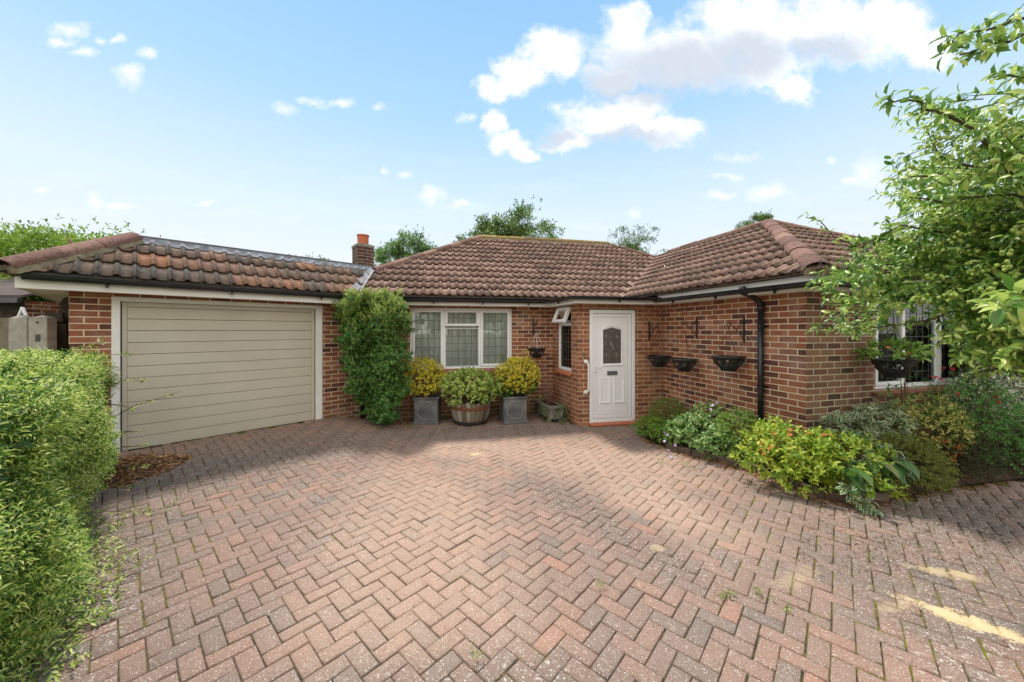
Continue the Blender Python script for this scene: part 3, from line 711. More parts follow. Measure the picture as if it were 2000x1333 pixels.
sweep('eaves_strip', [GBk, GE, V_], EV, MAT['iron'], H, True); sweep('eaves_strip', [V_, off(fm, fm.L+1.6, O)], EV, MAT['iron'], H, True)
# white fascia of the wing shows above the falling gutter
def downpipe(fr, s, z0, z1, elbow=True):
    mb = MB(); mb.tube([fr.P(s, .055, z0), fr.P(s, .055, z1)], .034, 14, True)
    if elbow: mb.tube([fr.P(s, .055, z1-.01), fr.P(s, .07, z1+.04), fr.P(s, .21, z1+.13), fr.P(s, .33, z1+.155), fr.P(s, .355, z1+.23)], [.037, .037, .036, .037, .037], 12, True)
    mb.tube([fr.P(s, .055, z1-.06), fr.P(s, .055, z1)], .041, 14)
    o = mb.build('downpipe', MAT['black'], H, smooth=True)
    for z in (z1-.28, (z0+z1)/2-.1):
        b = MB(); b.tube([fr.P(s, .055, z), fr.P(s, .055, z+.03)], .039, 14); b.box(fr, s-.07, s+.07, .003, .02, z+.004, z+.026); b.build('pipe_bracket', MAT['black'], o)
    return o
downpipe(fi, fi.hit(1492), 0.05, 1.95)['label'] = 'black rainwater pipe on the side wall of the wing'
downpipe(fm, 0.16, 0.06, 1.95)['label'] = 'black rainwater pipe behind the climbing shrub'

# --- roofs
def prof_h(x):      # double Roman profile, 0.15 m roll pitch
    t = (x/0.15) % 1.0; u = abs(t-0.5)/0.21
    return 0.034*math.cos(u*PI/2)**0.7 if u < 1 else 0.0
def slope(name, p0, u, w, z0, tan, s0, s1, run, mat, clips=(), parent=None, gauge=0.307, start=0.0, tilex=True):
    u = np.array(u, float); w = np.array(w, float); cosp = 1/math.sqrt(1+tan*tan); g = gauge*cosp
    bm = bmesh.new(); lay = bm.verts.layers.float.new('rnd')
    nc = int(math.ceil(run/g)); nt_ = int(math.ceil((s1-s0)/0.30)); ns = 24
    nx, ny, nz = -w[0]*tan*cosp, -w[1]*tan*cosp, cosp
    for c in range(nc):
        for t in range(nt_):
            if not tilex: pass
            xb = s0+t*0.30; rr = rng.random(); dz = rng.normal(0, .0018); dl = rng.normal(0, .004)
            r0 = c*g-0.01+dl; r1 = min((c+1)*g+0.015, run+.02)
            if r1 <= r0: continue
            rows = []
            for (r, lift, drop) in ((r0, .032+dz, -.03), (r0, .032+dz, 0), (r1, dz, 0)):
                row = []
                for k in range(ns+1):
                    x = xb+0.002+(0.296)*k/ns; h = prof_h(x)+lift+drop
                    if drop: h = prof_h(x)*0.75+lift+drop
                    q_ = .04 if drop else 0.0
                    X = p0[0]+u[0]*x+w[0]*(r+q_)+nx*h; Y = p0[1]+u[1]*x+w[1]*(r+q_)+ny*h; Z = z0+tan*(r+q_)+nz*h
                    v = bm.verts.new((X, Y, Z)); v[lay] = rr-.28*max(0, prof_h(x))/.034; row.append(v)
                rows.append(row)
            for a in range(2):
                for k in range(ns): bm.faces.new((rows[a][k], rows[a][k+1], rows[a+1][k+1], rows[a+1][k])).smooth = (a == 1)
    # boarding beneath
    q = [(s0-.02, 0), (s1+.02, 0), (s1+.02, run), (s0-.02, run)]
    vs = [bm.verts.new((p0[0]+u[0]*x+w[0]*r, p0[1]+u[1]*x+w[1]*r, z0+tan*r-.012)) for x, r in q]; bm.faces.new(vs)
    for (cx_, cy_, nx_, ny_) in clips:
        bmesh.ops.bisect_plane(bm, geom=bm.verts[:]+bm.edges[:]+bm.faces[:], plane_co=(cx_, cy_, 0), plane_no=(nx_, ny_, 0), clear_outer=True, clear_inner=False, dist=1e-5)
    me = bpy.data.meshes.new(name); bm.to_mesh(me); bm.free(); me.materials.append(mat)
    return link(bpy.data.objects.new(name, me), parent or H)
def clipline(p, d, keep):       # vertical plane through p along d, keeping the side of point keep
    n = np.array([d[1], -d[0]]); n = n/np.hypot(*n)
    if np.dot(np.array(keep)-np.array(p), n) > 0: n = -n
    return (p[0], p[1], n[0], n[1])
TM = 0.577; TG = 0.767; TW = 0.55; OT = 0.37
m0 = off(fm, fm.L, OT); md = fm.d; mwv = -fm.n                           # main eave line measured from E
RL = np.array(m0)+md*(-1.11)+mwv*3.27; RR = np.array(m0)+md*2.592+mwv*3.27; ZR = 2.23+3.27*TM
hipL_d = -md-mwv; hipR_d = md-mwv
g0 = off(fg, GL, OT); V0 = isect(g0, fg.d, m0, md); vd = TM*mwv-TG*(-fg.n); vd = np.array([-vd[1], vd[0]])
Cc = np.array(isect(off(fi, 0, OT), fi.d, off(fk, 0, OT), fk.d)); APX = Cc+(av-bv)*2.644; ZW = 2.24+2.644*TW
ve = TM*mwv-TW*av; ve = np.array([-ve[1], ve[0]])
V1 = isect(off(fi, 0, OT), fi.d, m0, md)
mid = np.array(m0)+mwv*1.5
slope('tiled_roof', m0, md, mwv, 2.23, TM, -4.6, 3.6, 3.27, MAT['tile'], [clipline(V0, vd, mid), clipline(RL, hipL_d, mid), clipline(RR, hipR_d, mid), clipline(V1, ve, mid)])
# left hip end, rear, right hip end
backe = np.array(m0)+mwv*6.54
slope('tiled_roof', np.array(m0)+md*(-4.38), -mwv, md, 2.23, TM, -6.6, 0.1, 3.27, MAT['tile'], [clipline(RL, hipL_d, np.array(m0)+md*(-4.3)+mwv*3), clipline(RL, -md+mwv, np.array(m0)+md*(-4.3)+mwv*3)])
slope('tiled_roof', backe, -md, -mwv, 2.23, TM, -5.9, 4.6, 3.27, MAT['tile'], [clipline(RL, -md+mwv, backe), clipline(RR, md+mwv, backe)])
re = np.array(m0)+md*5.862
slope('tiled_roof', re, mwv, -md, 2.23, TM, -0.1, 6.6, 3.27, MAT['tile'], [clipline(RR, hipR_d, re+mwv*3.27), clipline(RR, md+mwv, re+mwv*3.27)])
# garage
g_end = -0.37                                                            # along fg from A
RG = 0.73; ZGR = 2.225+RG*TG; HG = 0.87
gk = off(fg, 2.0, -0.1)
GC = off(fg, g_end, OT); GT = off(fg, g_end+HG, OT-RG)
slope('tiled_roof', off(fg, 0, OT), fg.d, -fg.n, 2.225, TG, g_end, GL+1.2, RG-.04, MAT['tile_garage'], [clipline(GC, np.array(GT)-np.array(GC), gk), clipline(V0, vd, gk)], gauge=0.307)
slope('tiled_roof', GC, fg.n, fg.d, 2.225, RG*TG/HG, -5.2, 0.05, HG, MAT['tile_garage'], [clipline(GC, np.array(GT)-np.array(GC), off(fg, g_end, -2))])
# wing
slope('tiled_roof', Cc, bv, av, 2.24, TW, -6.6, 0.05, 2.644, MAT['tile'], [clipline(Cc, av-bv, Cc-bv*3), clipline(V1, ve, Cc)])
slope('tiled_roof', Cc, av, -bv, 2.24, TW, -0.05, 5.35, 2.644, MAT['tile'], [clipline(Cc, av-bv, Cc+av*2.6), clipline(APX, av+bv, Cc+av*2.6)])
CR = Cc+av*5.288
slope('tiled_roof', CR, -bv, -av, 2.24, TW, -0.05, 8.5, 2.644, MAT['tile'], [clipline(APX, av+bv, CR-bv*4)])
# flat roofs: garage and porch
mb = MB()
gb = [off(fg, g_end+HG, OT-RG-.03), off(fg, GL+.75, OT-RG-.03), off(fg, GL+1.6, -5.4), off(fg, g_end+HG, -5.4)]
mb.prism([(p[0], p[1], ZGR+.012) for p in gb], (0, 0, .055)); mb.box(fg, g_end+HG, GL+.62, OT-RG-.09, OT-RG-.015, ZGR+.03, ZGR+.098); mb.build('flat_roof', MAT['felt'], H)
mb = MB(); pr = [P1, P2, P3, off(fi, 0, .2), off(fm, fm.L+1.9, .1), off(fm, fm.L-.3, .1)]
mb.prism([(p[0], p[1], 2.182) for p in pr], (0, 0, .012)); mb.build('flat_roof', MAT['felt'], H)
# ridges
def ridge(name, p, q, zp, zq, mat, rad=0.105, bed=True, seglen=0.42, ovl=0.03):
    p = np.array([*p[:2], zp]); q = np.array([*q[:2], zq]); L = np.linalg.norm(q-p); t = (q-p)/L
    x = unit(np.cross(t, [0, 0, 1])); y = np.cross(x, t); mb = MB(); n = max(1, round(L/seglen)); M = 10
    for i in range(n):
        a = p+t*(L*i/n-ovl/2); b = p+t*(L*(i+1)/n+ovl/2); mb.cur = rng.random(); jr = rng.normal(0, .004, 2)
        rings = []
        for (c, r, dz) in ((a, rad-.012, -.02), (a, rad, 0), (b, rad-.006, 0), (b, rad-.02, -.02)):
            rings += [c+x*((r+.012)*math.cos(th_))*1.05+y*(r*0.72*math.sin(th_)+jr[0]+.012)+x*jr[1] for th_ in np.linspace(-.1, PI+.1, M+1)]
        mb.add(rings, [(k*(M+1)+j, k*(M+1)+j+1, (k+1)*(M+1)+j+1, (k+1)*(M+1)+j) for k in range(3) for j in range(M)])
    o = mb.build(name, mat, H, solid=.0)
    for f in o.data.polygons: f.use_smooth = True
    md_ = o.modifiers.new('e', 'EDGE_SPLIT'); md_.split_angle = 0.7
    if bed:
        b = MB(); ns = max(2, int(L/.05)); vs = []
        for i in range(ns+1):
            c = p+t*(L*i/ns); w1_, w2_ = rad*1.12+rng.normal(0, .008), rad*1.12+rng.normal(0, .008)
            vs += [c-x*w1_-y*.055, c-x*rad*1.0+y*.022, c+x*rad*1.0+y*.022, c+x*w2_-y*.055]
        b.add(vs, [(i*4+k, i*4+k+1, i*4+k+5, i*4+k+4) for i in range(ns) for k in range(3)]+[(0, 1, 2, 3), (ns*4, ns*4+1, ns*4+2, ns*4+3)])
        b.build('mortar_bedding', MAT['seam'], o)
    return o
V0h = isect(RL, hipL_d, V0, vd); zh = ZR-np.dot(RL-np.array(V0h), mwv)*TM
ridge('ridge_tiles', RL, RR, ZR, ZR, MAT['ridge_moss'])
ridge('ridge_tiles', np.array(V0h)+hipL_d*-.02, RL, zh, ZR, MAT['ridge'])
Ft = np.array(isect(RR, hipR_d, APX, bv)); zf = ZR-np.dot(RR-Ft, mwv)*TM
ridge('ridge_tiles', RR, Ft, ZR, zf, MAT['ridge'], .08)
ridge('ridge_tiles', GC, GT, 2.225+.02, ZGR+.03, MAT['ridge'], .12, seglen=.5)
ridge('ridge_tiles', Cc+(av-bv)*.02, APX, 2.26, ZW, MAT['ridge'], .1)
ridge('ridge_tiles', APX, Ft, ZW, ZW, MAT['ridge'], .09)
ridge('ridge_tiles', APX, CR, ZW, 2.26, MAT['ridge'], .09)
ridge('ridge_tiles', RL, np.array(RL)+(-md+mwv)*3.2, ZR, 2.3, MAT['ridge'], .08, bed=False)
# hip iron on the corner of the wing
mb = MB(); c = Cc+(av-bv)*-.03; h = unit(-(av-bv)); hp = lambda d, z: (c[0]+h[0]*d, c[1]+h[1]*d, z)
mb.tube([hp(-.1, 2.27), hp(.03, 2.22), hp(.05, 2.26), hp(.045, 2.33)], .008, 6); mb.build('hip_iron', MAT['iron'], H)
c2 = np.array(GC); h2 = unit(c2-np.array(GT)); hp2 = lambda d, z: (c2[0]+h2[0]*d, c2[1]+h2[1]*d, z)
mb = MB(); mb.tube([hp2(-.1, 2.25), hp2(.03, 2.21), hp2(.07, 2.27), hp2(.1, 2.34), hp2(.14, 2.34), hp2(.15, 2.30)], .014, 6); mb.build('hip_iron', MAT['iron'], H)
# lead: along the top of the garage tiles and down the valley
n = int((GL+.6-(g_end+HG))/.02); vs = []; fs = []
for i in range(n+1):
    s = g_end+HG+.02*i; h_ = prof_h(s)*.95+.006
    a_, b_ = .055, .0
    vs += [fg.P(s, OT-RG+a_+.01*math.sin(i*.31), ZGR-a_*TG+h_+.018), fg.P(s, OT-RG+.03, ZGR-.03*TG+h_*.7+.03), fg.P(s, OT-RG-.01, ZGR+.072)]
    if i: k = 3*i; fs += [(k-3, k, k+1, k-2), (k-2, k+1, k+2, k-1)]
fast_mesh('lead_flashing', vs, fs, MAT['lead'], H, {'rnd': [0.5]*len(vs)}, smooth=True)
vdir = unit(vd) if np.dot(vd, mwv) > 0 else -unit(vd)
Lv = np.hypot(*(np.array(V0h)-np.array(V0))); vs = []; fs = []; n = 24
for i in range(n+1):
    p = np.array(V0)+vdir*(Lv+.05)*i/n; zc = 2.23+np.dot(p-np.array(m0), mwv)*TM
    wv_ = .045+.035*(1-i/n); pr_ = p+md*wv_; pl = p-fg.d*wv_*1.6
    zr = 2.23+np.dot(pr_-np.array(m0), mwv)*TM; zl = 2.225+np.dot(pl-np.array(g0), -fg.n)*TG; jj = .004*math.sin(i*1.3)
    vs += [(pl[0], pl[1], zl+.055+jj), (p[0], p[1], zc+.04), (pr_[0], pr_[1], zr+.056+jj)]
    if i: k = 3*i; fs += [(k-3, k-2, k+1, k), (k-2, k-1, k+2, k+1)]
fast_mesh('lead_flashing', vs, fs, MAT['lead'], H, {'rnd': [0.5]*len(vs)}, smooth=True)
# chimney behind the garage
ch = empty('chimney', W(709, 527, 8.6)-np.array([0.8, 6.6, 0])); ch.parent = H
cc = W(709, 527, 8.6)[:2]; ca = math.radians(40); cd = np.array([math.cos(ca), math.sin(ca)]); hw = .19
q = [cc-cd*hw-np.array([cd[1], -cd[0]])*-hw, cc+cd*hw+np.array([-cd[1], cd[0]])*hw, cc+cd*hw-np.array([-cd[1], cd[0]])*hw, cc-cd*hw-np.array([-cd[1], cd[0]])*hw]
q = [cc+cd*a_*hw+np.array([cd[1], -cd[0]])*b_*hw for a_, b_ in ((-1, 1), (1, 1), (1, -1), (-1, -1))]
for i in range(4): wall('chimney_stack', Fr(q[i], q[(i+1) % 4]), 2.6, 3.60, MAT['brick_chimney'], ch, u0=i*.4)
mb = MB(); f4 = Fr(q[0], q[1])
mb.box(f4, -.015, 2*hw+.015, -2*hw-.015, .015, 3.58, 3.635)
mb.add([f4.P(-.01, .01, 3.636), f4.P(2*hw+.01, .01, 3.636), f4.P(2*hw+.01, -2*hw-.01, 3.636), f4.P(-.01, -2*hw-.01, 3.636), f4.P(hw*.6, -hw*.6, 3.69), f4.P(hw*1.4, -hw*.6, 3.69), f4.P(hw*1.4, -hw*1.4, 3.69), f4.P(hw*.6, -hw*1.4, 3.69)], [(0, 1, 5, 4), (1, 2, 6, 5), (2, 3, 7, 6), (3, 0, 4, 7), (4, 5, 6, 7)])
mb.build('chimney_cap', MAT['stone'], ch)
mb = MB(); mb.revolve([(.125, 0), (.125, .2), (.14, .205), (.14, .235), (.11, .24), (.1, .2), (.1, 0)], (cc[0], cc[1], 3.66), 20); mb.build('chimney_pot', MAT['pot'], ch, smooth=False)
# rooms: floors and inner partitions so that the glass shows depth
mb = MB(); mb.box(fm, -.0, fm.L+.5, -3.0, -2.95, 0, 2.08); mb.box(fk, .1, fk.L-.1, -3.2, -3.15, 0, 2.08); mb.box(ff, -.2, 1.5, -2.2, -2.15, 0, 2.08)
mb.box(fm, .1, fm.L-.2, -2.9, -.3, 0.02, 0.05); mb.box(fk, .2, fk.L-.2, -3.1, -.3, 0.02, 0.05)
mb.build('inner_wall', MAT['room'], H)
m_bc = simple('brown_curtain', (.06, .045, .035), (.1, .08, .06), 4, .9)
for (a_, b_) in ((fw0+.0, fw0+.3), (fw1-.3, fw1-.0)):
    vs = []; fs = []
    for i in range(41):
        s = a_+(b_-a_)*i/40; o_ = -.2-.02*math.sin(i*.9); vs += [fk.P(s, o_, .8), fk.P(s, o_, 2.05)]
        if i: fs.append((2*i-2, 2*i, 2*i+1, 2*i-1))
    fast_mesh('curtain', vs, fs, m_bc, w3, smooth=True)

# ------------------------------------------------------------------ copies
def copy_tree(o, parent=None):
    c = o.copy(); COL.objects.link(c)
    if parent is not None: c.parent = parent
    for ch in list(o.children): copy_tree(ch, c)
    return c

# hanging baskets and their wall brackets
def make_bracket(fr, s, z, length=0.27):
    c = fr.P(s, 0, z); r = empty('wall_bracket', c)
    mb = MB(); mb.box(fr, s-.014, s+.014, 0.002, .014, z-.16, z+.17); mb.build('back_plate', MAT['iron'], r, .002)
    mb = MB()
    mb.tube([fr.P(s, .01, z-.13), fr.P(s, .05, z-.08), fr.P(s, length*.55, z+.02), fr.P(s, length*.95, z+.095)], .006, 6)
    mb.tube([fr.P(s, .01, z+.10), fr.P(s, length*.97, z+.10)], .003, 6)
    mb.tube([fr.P(s, length*.5, z+.01), fr.P(s, .06, z+.09), fr.P(s, .01, z+.13)], .005, 6)
    mb.build('bracket_arm', MAT['iron'], r)
    mb = MB()
    for (o_, z_, R, a0_, a1_) in ((length*.97, z+.12, .022, -PI*.5, PI*1.1), (length*.99, z+.075, .02, -PI*1.2, PI*.5)):
        mb.tube([fr.P(s, o_+R*math.cos(t), z_+R*math.sin(t)) for t in np.linspace(a0_, a1_, 12)], .0045, 6)
    mb.build('scroll', MAT['iron'], r)
    return r
def holes(i, k, n=36):
    if i not in (2, 3, 4): return False
    q = k % 9
    return (i == 3 and q in (1, 2, 3, 4, 5, 6)) or (i == 2 and q in (2, 3, 5)) or (i == 4 and q in (1, 3, 4, 6))
def make_basket(c, rim=.19, drop=.16, hook=None, mat='rust'):
    r = empty('hanging_basket', c); c = np.array(c)
    prof = [(rim*1.06, .004), (rim, 0), (rim*.97, -drop*.16), (rim*.92, -drop*.3), (rim*.85, -drop*.44), (rim*.75, -drop*.58), (rim*.62, -drop*.74), (rim*.5, -drop*.86), (rim*.48, -drop), (0.001, -drop)]
    mb = MB(); mb.revolve(prof, c, 36, holes); o = mb.build('basket_bowl', MAT['blackbasket'], r, smooth=True, solid=.005)
    mb = MB(); mb.tube([c+np.array([rim*1.03*math.cos(t), rim*1.03*math.sin(t), .002]) for t in np.linspace(0, 2*PI, 37)], .0075, 6, False); mb.build('basket_rim', MAT['blackbasket'], r)
    hk = c+np.array([0, 0, hook or .36])
    for a in (0.5, 0.5+2*PI/3, 0.5+4*PI/3):
        m2 = MB(); m2.tube([c+np.array([rim*math.cos(a), rim*math.sin(a), 0]), hk], .0038, 5); m2.build('hanger', MAT[mat], r)
    m2 = MB(); m2.tube([hk+np.array([0, 0, -.01]), hk+np.array([0, 0, .05])], .004, 6); m2.build('hook', MAT['iron'], r)
    return r
def at(fr, px, o): s = fr.hit(px); return s
# window-side wall
s = fm.hit(1041.5); br = make_bracket(fm, s, 1.70); tag(br, 'black scrolled bracket on the brick between the front window and the narrow side window', 'bracket', 'hanging basket brackets')
ba = make_basket(fm.P(s, .25, 1.285), .165, .17, .30, 'string'); tag(ba, 'small empty black hanging basket on white cords beside the front window', 'hanging basket', 'hanging baskets')
s = ff.hit(1267.5); br = make_bracket(ff, s, 1.62); tag(br, 'black bracket on the short wall right of the white door, nearest the inner corner', 'bracket', 'hanging basket brackets')
ba = make_basket(ff.P(s+.03, .25, 1.19), .185, .18, .46); tag(ba, 'empty black basket hanging in the corner just right of the white door', 'hanging basket', 'hanging baskets')
s = fi.hit(1361.5); br = make_bracket(fi, s, 1.66); tag(br, 'black bracket on the long side wall, the one farther from the rainwater pipe', 'bracket', 'hanging basket brackets')
ba = make_basket(fi.P(s, .25, 1.175), .185, .18, .48); tag(ba, 'empty black basket hanging lowest, between the corner basket and the one near the pipe', 'hanging basket', 'hanging baskets')
s = fi.hit(1454); br = make_bracket(fi, s, 1.63); tag(br, 'black bracket on the side wall closest to the rainwater pipe', 'bracket', 'hanging basket brackets')
ba = make_basket(fi.P(s-.02, .25, 1.275), .195, .185, .35); tag(ba, 'empty black basket on the side wall nearest the rainwater pipe', 'hanging basket', 'hanging baskets')
s = fk.hit(1672); br = make_bracket(fk, s, 1.72); tag(br, 'black bracket on the front brick wall half hidden by the fruit tree', 'bracket', 'hanging basket brackets')
bp = fk.P(s+.16, .27, 1.29); ba = make_basket(bp, .19, .19, .42); tag(ba, 'black hanging basket planted with green leaves and orange flowers beside the tree-shaded window', 'hanging basket', 'hanging baskets')
LG = lambda n, st, **k: leafmat(n, st, **k)
ml_basket = LG('basket_leaf', [(.09, .2, .03), (.2, .36, .06), (.35, .5, .12)])
bk = bush('planting', np.array(bp)+[-.03, 0, .07], (.24, .2, .12), 90, ml_basket, .06, .6, 6, .06, parent=ba, zmin=-.3, tmpl=T_RICH, seed=5)
P_, N_ = blob(22, np.array(bp)+[-.05, 0, .08], (.24, .2, .13), 4, zmin=-.1, depth=.1)
mb = MB()
def petals(mb, p, r, n=5, up=(0, -0.5, 0.8)):
    upv = unit(np.array(up)+rng.normal(0, .35, 3)); x = unit(np.cross(upv, [1, .2, 0])); y = np.cross(upv, x); mb.cur = rng.random()
    for k in range(n):
        a = 2*PI*k/n+rng.random()*.3; d = x*math.cos(a)+y*math.sin(a); e = -x*math.sin(a)+y*math.cos(a)
        mb.add([p, p+d*r*.6+e*r*.42+upv*r*.15, p+d*r+upv*r*.2, p+d*r*.6-e*r*.42+upv*r*.15], [(0, 1, 2, 3)])
for p in P_: petals(mb, p, .02, 5)
mb.build('orange_flowers', MAT['berry'], ba)

# ------------------------------------------------------------------ planters and pots
def make_planter(c, ang, w=.42, h=.47):
    r = empty('square_planter', c); d = np.array([math.cos(ang), math.sin(ang)]); fr = Fr((c[0]-d[0]*w/2, c[1]-d[1]*w/2), (c[0]+d[0]*w/2, c[1]+d[1]*w/2)); b = c[2]
    mb = MB(); t = .02; q = w/2; hb = b+.04
    mb.box(fr, .008, w-.008, q-t-.008, q-.008, hb, b+h-.02); mb.box(fr, .008, w-.008, -q+.008, -q+t+.008, hb, b+h-.02)
    mb.box(fr, .008, t+.008, -q+t+.008, q-t-.008, hb, b+h-.02); mb.box(fr, w-t-.008, w-.008, -q+t+.008, q-t-.008, hb, b+h-.02)
    mb.build('box', MAT['leadplanter'], r, .003)
    for (z0_, z1_, e) in ((b+h-.03, b+h, .014), (b, b+.045, .012)):
        mb = MB(); mb.box(fr, -e, w+e, q-t, q+e, z0_, z1_); mb.box(fr, -e, w+e, -q-e, -q+t, z0_, z1_); mb.box(fr, -e, t, -q+t, q-t, z0_, z1_); mb.box(fr, w-t, w+e, -q+t, q-t, z0_, z1_)
        mb.build('rim' if e > .013 else 'plinth', MAT['leadplanter'], r, .006, seg=2)
    mb = MB(); zc = b+h/2+.005; a_ = w*.355; cc_ = .085; hh_ = h*.315
    oc = [(-a_, -hh_+cc_), (-a_+cc_, -hh_), (a_-cc_, -hh_), (a_, -hh_+cc_), (a_, hh_-cc_), (a_-cc_, hh_), (-a_+cc_, hh_), (-a_, hh_-cc_)]
    mb.tube([fr.P(w/2+x, q-.006, zc+z) for x, z in oc+oc[:1]], .0075, 6, False)
    mb.build('octagon_moulding', MAT['leadtrim'], r)
    mb = MB(); mb.tube([fr.P(.002+.006, x, zc+z) for x, z in oc+oc[:1]], .0075, 6, False); mb.build('octagon_moulding', MAT['leadtrim'], r)
    mb = MB(); mb.box(fr, .02, w-.02, -q+.02, q-.02, b+h-.08, b+h-.06); mb.build('compost', MAT['soil'], r)
    return r
angm = math.atan2(fm.d[1], fm.d[0])
c1 = (-1.50, 6.43, 0.0); pl = make_planter(c1, .05); tag(pl, 'dark grey square planter with octagon panel, left of the half barrel', 'planter', 'square lead-look planters')
c2_ = (0.02, 6.49, 0.0); p2 = copy_tree(pl); p2.location = c2_; p2.rotation_euler.z = angm-.05+.02; p2['label'] = 'dark grey square planter with octagon panel, right of the half barrel'
m_eu = LG('golden_euonymus_leaf', [(.2, .27, .03), (.62, .56, .04), (.8, .68, .07), (.85, .76, .16)], trans=.3)
m_eg = LG('green_euonymus_leaf', [(.03, .1, .015), (.06, .18, .03)], trans=.25)
def shrub(label, cat, name, c, base, group=None, **kw):
    r = empty(name, base); tag(r, label, cat, group)
    return r
r = shrub('rounded golden-leaved shrub growing in the left square planter, touching the climber', 'shrub', 'golden_shrub', None, (-1.50, 6.43, .41))
bush('foliage', (-1.57, 6.41, .79), (.335, .31, .31), 900, m_eu, .036, .48, 6, .05, .1, .4, 11, parent=r, zmin=-.85)
twigs('stems', (-1.55, 6.42, .75), (.3, .28, .28), 16, (-1.5, 6.43, .41), MAT['twig'], r, .005)
r = shrub('rounded bright yellow shrub with a tall top shoot in the right square planter', 'shrub', 'golden_shrub', None, (0.02, 6.49, .41))
bush('foliage', (.10, 6.47, .80), (.36, .31, .31), 1000, m_eu, .036, .48, 6, .05, .11, .4, 12, parent=r, zmin=-.8)
bush('green_shoots', (.25, 6.42, .66), (.18, .16, .16), 260, m_eg, .03, .5, 7, .05, .1, .4, 13, parent=r)
bush('green_shoots', (-.14, 6.38, .60), (.16, .14, .17), 220, m_eg, .03, .5, 7, .05, .1, .4, 14, parent=r)
bush('top_shoot', (.235, 6.42, 1.16), (.03, .03, .12), 14, m_eu, .026, .5, 6, .05, parent=r, seed=15)
twigs('stems', (.06, 6.45, .76), (.3, .26, .28), 16, (.02, 6.49, .41), MAT['twig'], r, .005)
# half barrel
bc = (-.735, 6.40, 0.0); r = empty('half_barrel', bc); tag(r, 'weathered wooden half barrel planter with rusty hoop between the two grey planters', 'planter')
def barrelmat():
    m, nt, out = newmat('weathered_oak_staves'); N = NT(nt)
    f = N.math('ADD', N.math('MULTIPLY', N.attr(), .5), N.math('MULTIPLY', N.noise(25, 5), .5))
    c = N.ramp(f, [(.25, (.1, .075, .055)), (.5, (.24, .2, .16)), (.75, (.38, .34, .29))])
    sx = N.n('SeparateXYZ'); nt.links.new(N.coord(), sx.inputs[0])
    h = N.math('ADD', sx.outputs['Z'], N.math('MULTIPLY', N.noise(9, 4), .12))
    c = N.mix(N.ramp(h, [(.3, 0.0), (.33, .8), (.37, .7), (.4, 0.1)]), c, (.2, .085, .035))
    N.principled(out, c, .95, .1, normal=N.bump(N.noise(45, 4), .7, .006)); return m
mb = MB(); ns = 26; hz = .385
for k in range(ns):
    a0_ = 2*PI*k/ns+.012; a1_ = 2*PI*(k+1)/ns-.012; mb.cur = rng.random(); dr = rng.normal(0, .003); tz = hz+rng.normal(0, .008)
    pts = []
    for z, ro in ((.02, .275), (.12, .315), (.24, .345), (tz, .36)):
        for rr_ in (ro+dr, ro+dr-.028):
            for a_ in (a0_, (a0_+a1_)/2, a1_): pts.append((bc[0]+rr_*math.cos(a_), bc[1]+rr_*math.sin(a_), z))
    fs = []
    for i in range(3):
        q = i*6; fs += [(q, q+1, q+7, q+6), (q+1, q+2, q+8, q+7), (q+4, q+3, q+9, q+10), (q+5, q+4, q+10, q+11), (q+3, q, q+6, q+9), (q+2, q+5, q+11, q+8)]
    fs += [(18, 19, 22, 21), (19, 20, 23, 22)]
    mb.add(pts, fs)
mb.build('staves', barrelmat(), r)
for z, ro in ((.05, .292), (.30, .356)):
    mb = MB(); mb.revolve([(ro, z-.018), (ro+.008, z-.018), (ro+.012, z+.018), (ro+.002, z+.018)], (bc[0], bc[1], 0), 40); mb.build('hoop', MAT['iron'] if z < .1 else simple('rusty_hoop', (.12, .05, .025), (.22, .09, .04), 20, .8), r)
mb = MB(); mb.revolve([(.001, .33), (.32, .33)], (bc[0], bc[1], 0), 24); mb.build('compost', MAT['soil'], r)
r = shrub('wide green and lime shrub spilling out of the wooden half barrel', 'shrub', 'pot_shrub', None, (bc[0], bc[1], .34))
m_pi = LG('lime_green_leaf', [(.1, .22, .03), (.3, .44, .07), (.55, .64, .17), (.7, .72, .28)], trans=.3)
bush('foliage', (-.73, 6.32, .66), (.50, .32, .27), 620, m_pi, .055, .42, 7, .05, .12, .45, 21, parent=r, zmin=-.5, ang=.85, tmpl=T_RICH)
bush('foliage', (-.75, 6.22, .50), (.42, .22, .16), 130, m_pi, .05, .42, 7, .05, .12, .4, 22, parent=r, tmpl=T_RICH)
twigs('stems', (-.73, 6.25, .58), (.42, .26, .2), 46, (bc[0], bc[1]-.1, .34), MAT['twig'], r, .005)
# stone trough
tc = fe.P(.42, .27, 0); r = empty('stone_trough', tc); tag(r, 'mossy rectangular stone trough on feet below the narrow side window', 'planter')
mb = MB(); a0_, a1_, o0_, o1_ = .10, .76, .13, .41
def tbox(mb, a, b, c, d, z0_, z1_, flare=.02):
    P = fe.P; mb.add([P(a+flare, c+flare, z0_), P(b-flare, c+flare, z0_), P(b-flare, d-flare, z0_), P(a+flare, d-flare, z0_), P(a, c, z1_), P(b, c, z1_), P(b, d, z1_), P(a, d, z1_)], [(0, 1, 2, 3), (4, 5, 1, 0), (5, 6, 2, 1), (6, 7, 3, 2), (7, 4, 0, 3), (4, 7, 6, 5)])
tbox(mb, a0_, a1_, o0_, o1_, .07, .27); mb.build('trough_body', MAT['stone'], r, .012, seg=2)
mb = MB(); mb.box(fe, a0_-.015, a1_+.015, o1_-.03, o1_+.015, .255, .31); mb.box(fe, a0_-.015, a1_+.015, o0_-.015, o0_+.03, .255, .31); mb.box(fe, a0_-.015, a0_+.03, o0_+.03, o1_-.03, .255, .31); mb.box(fe, a1_-.03, a1_+.015, o0_+.03, o1_-.03, .255, .31)
mb.build('trough_rim', MAT['stone'], r, .01, seg=2)
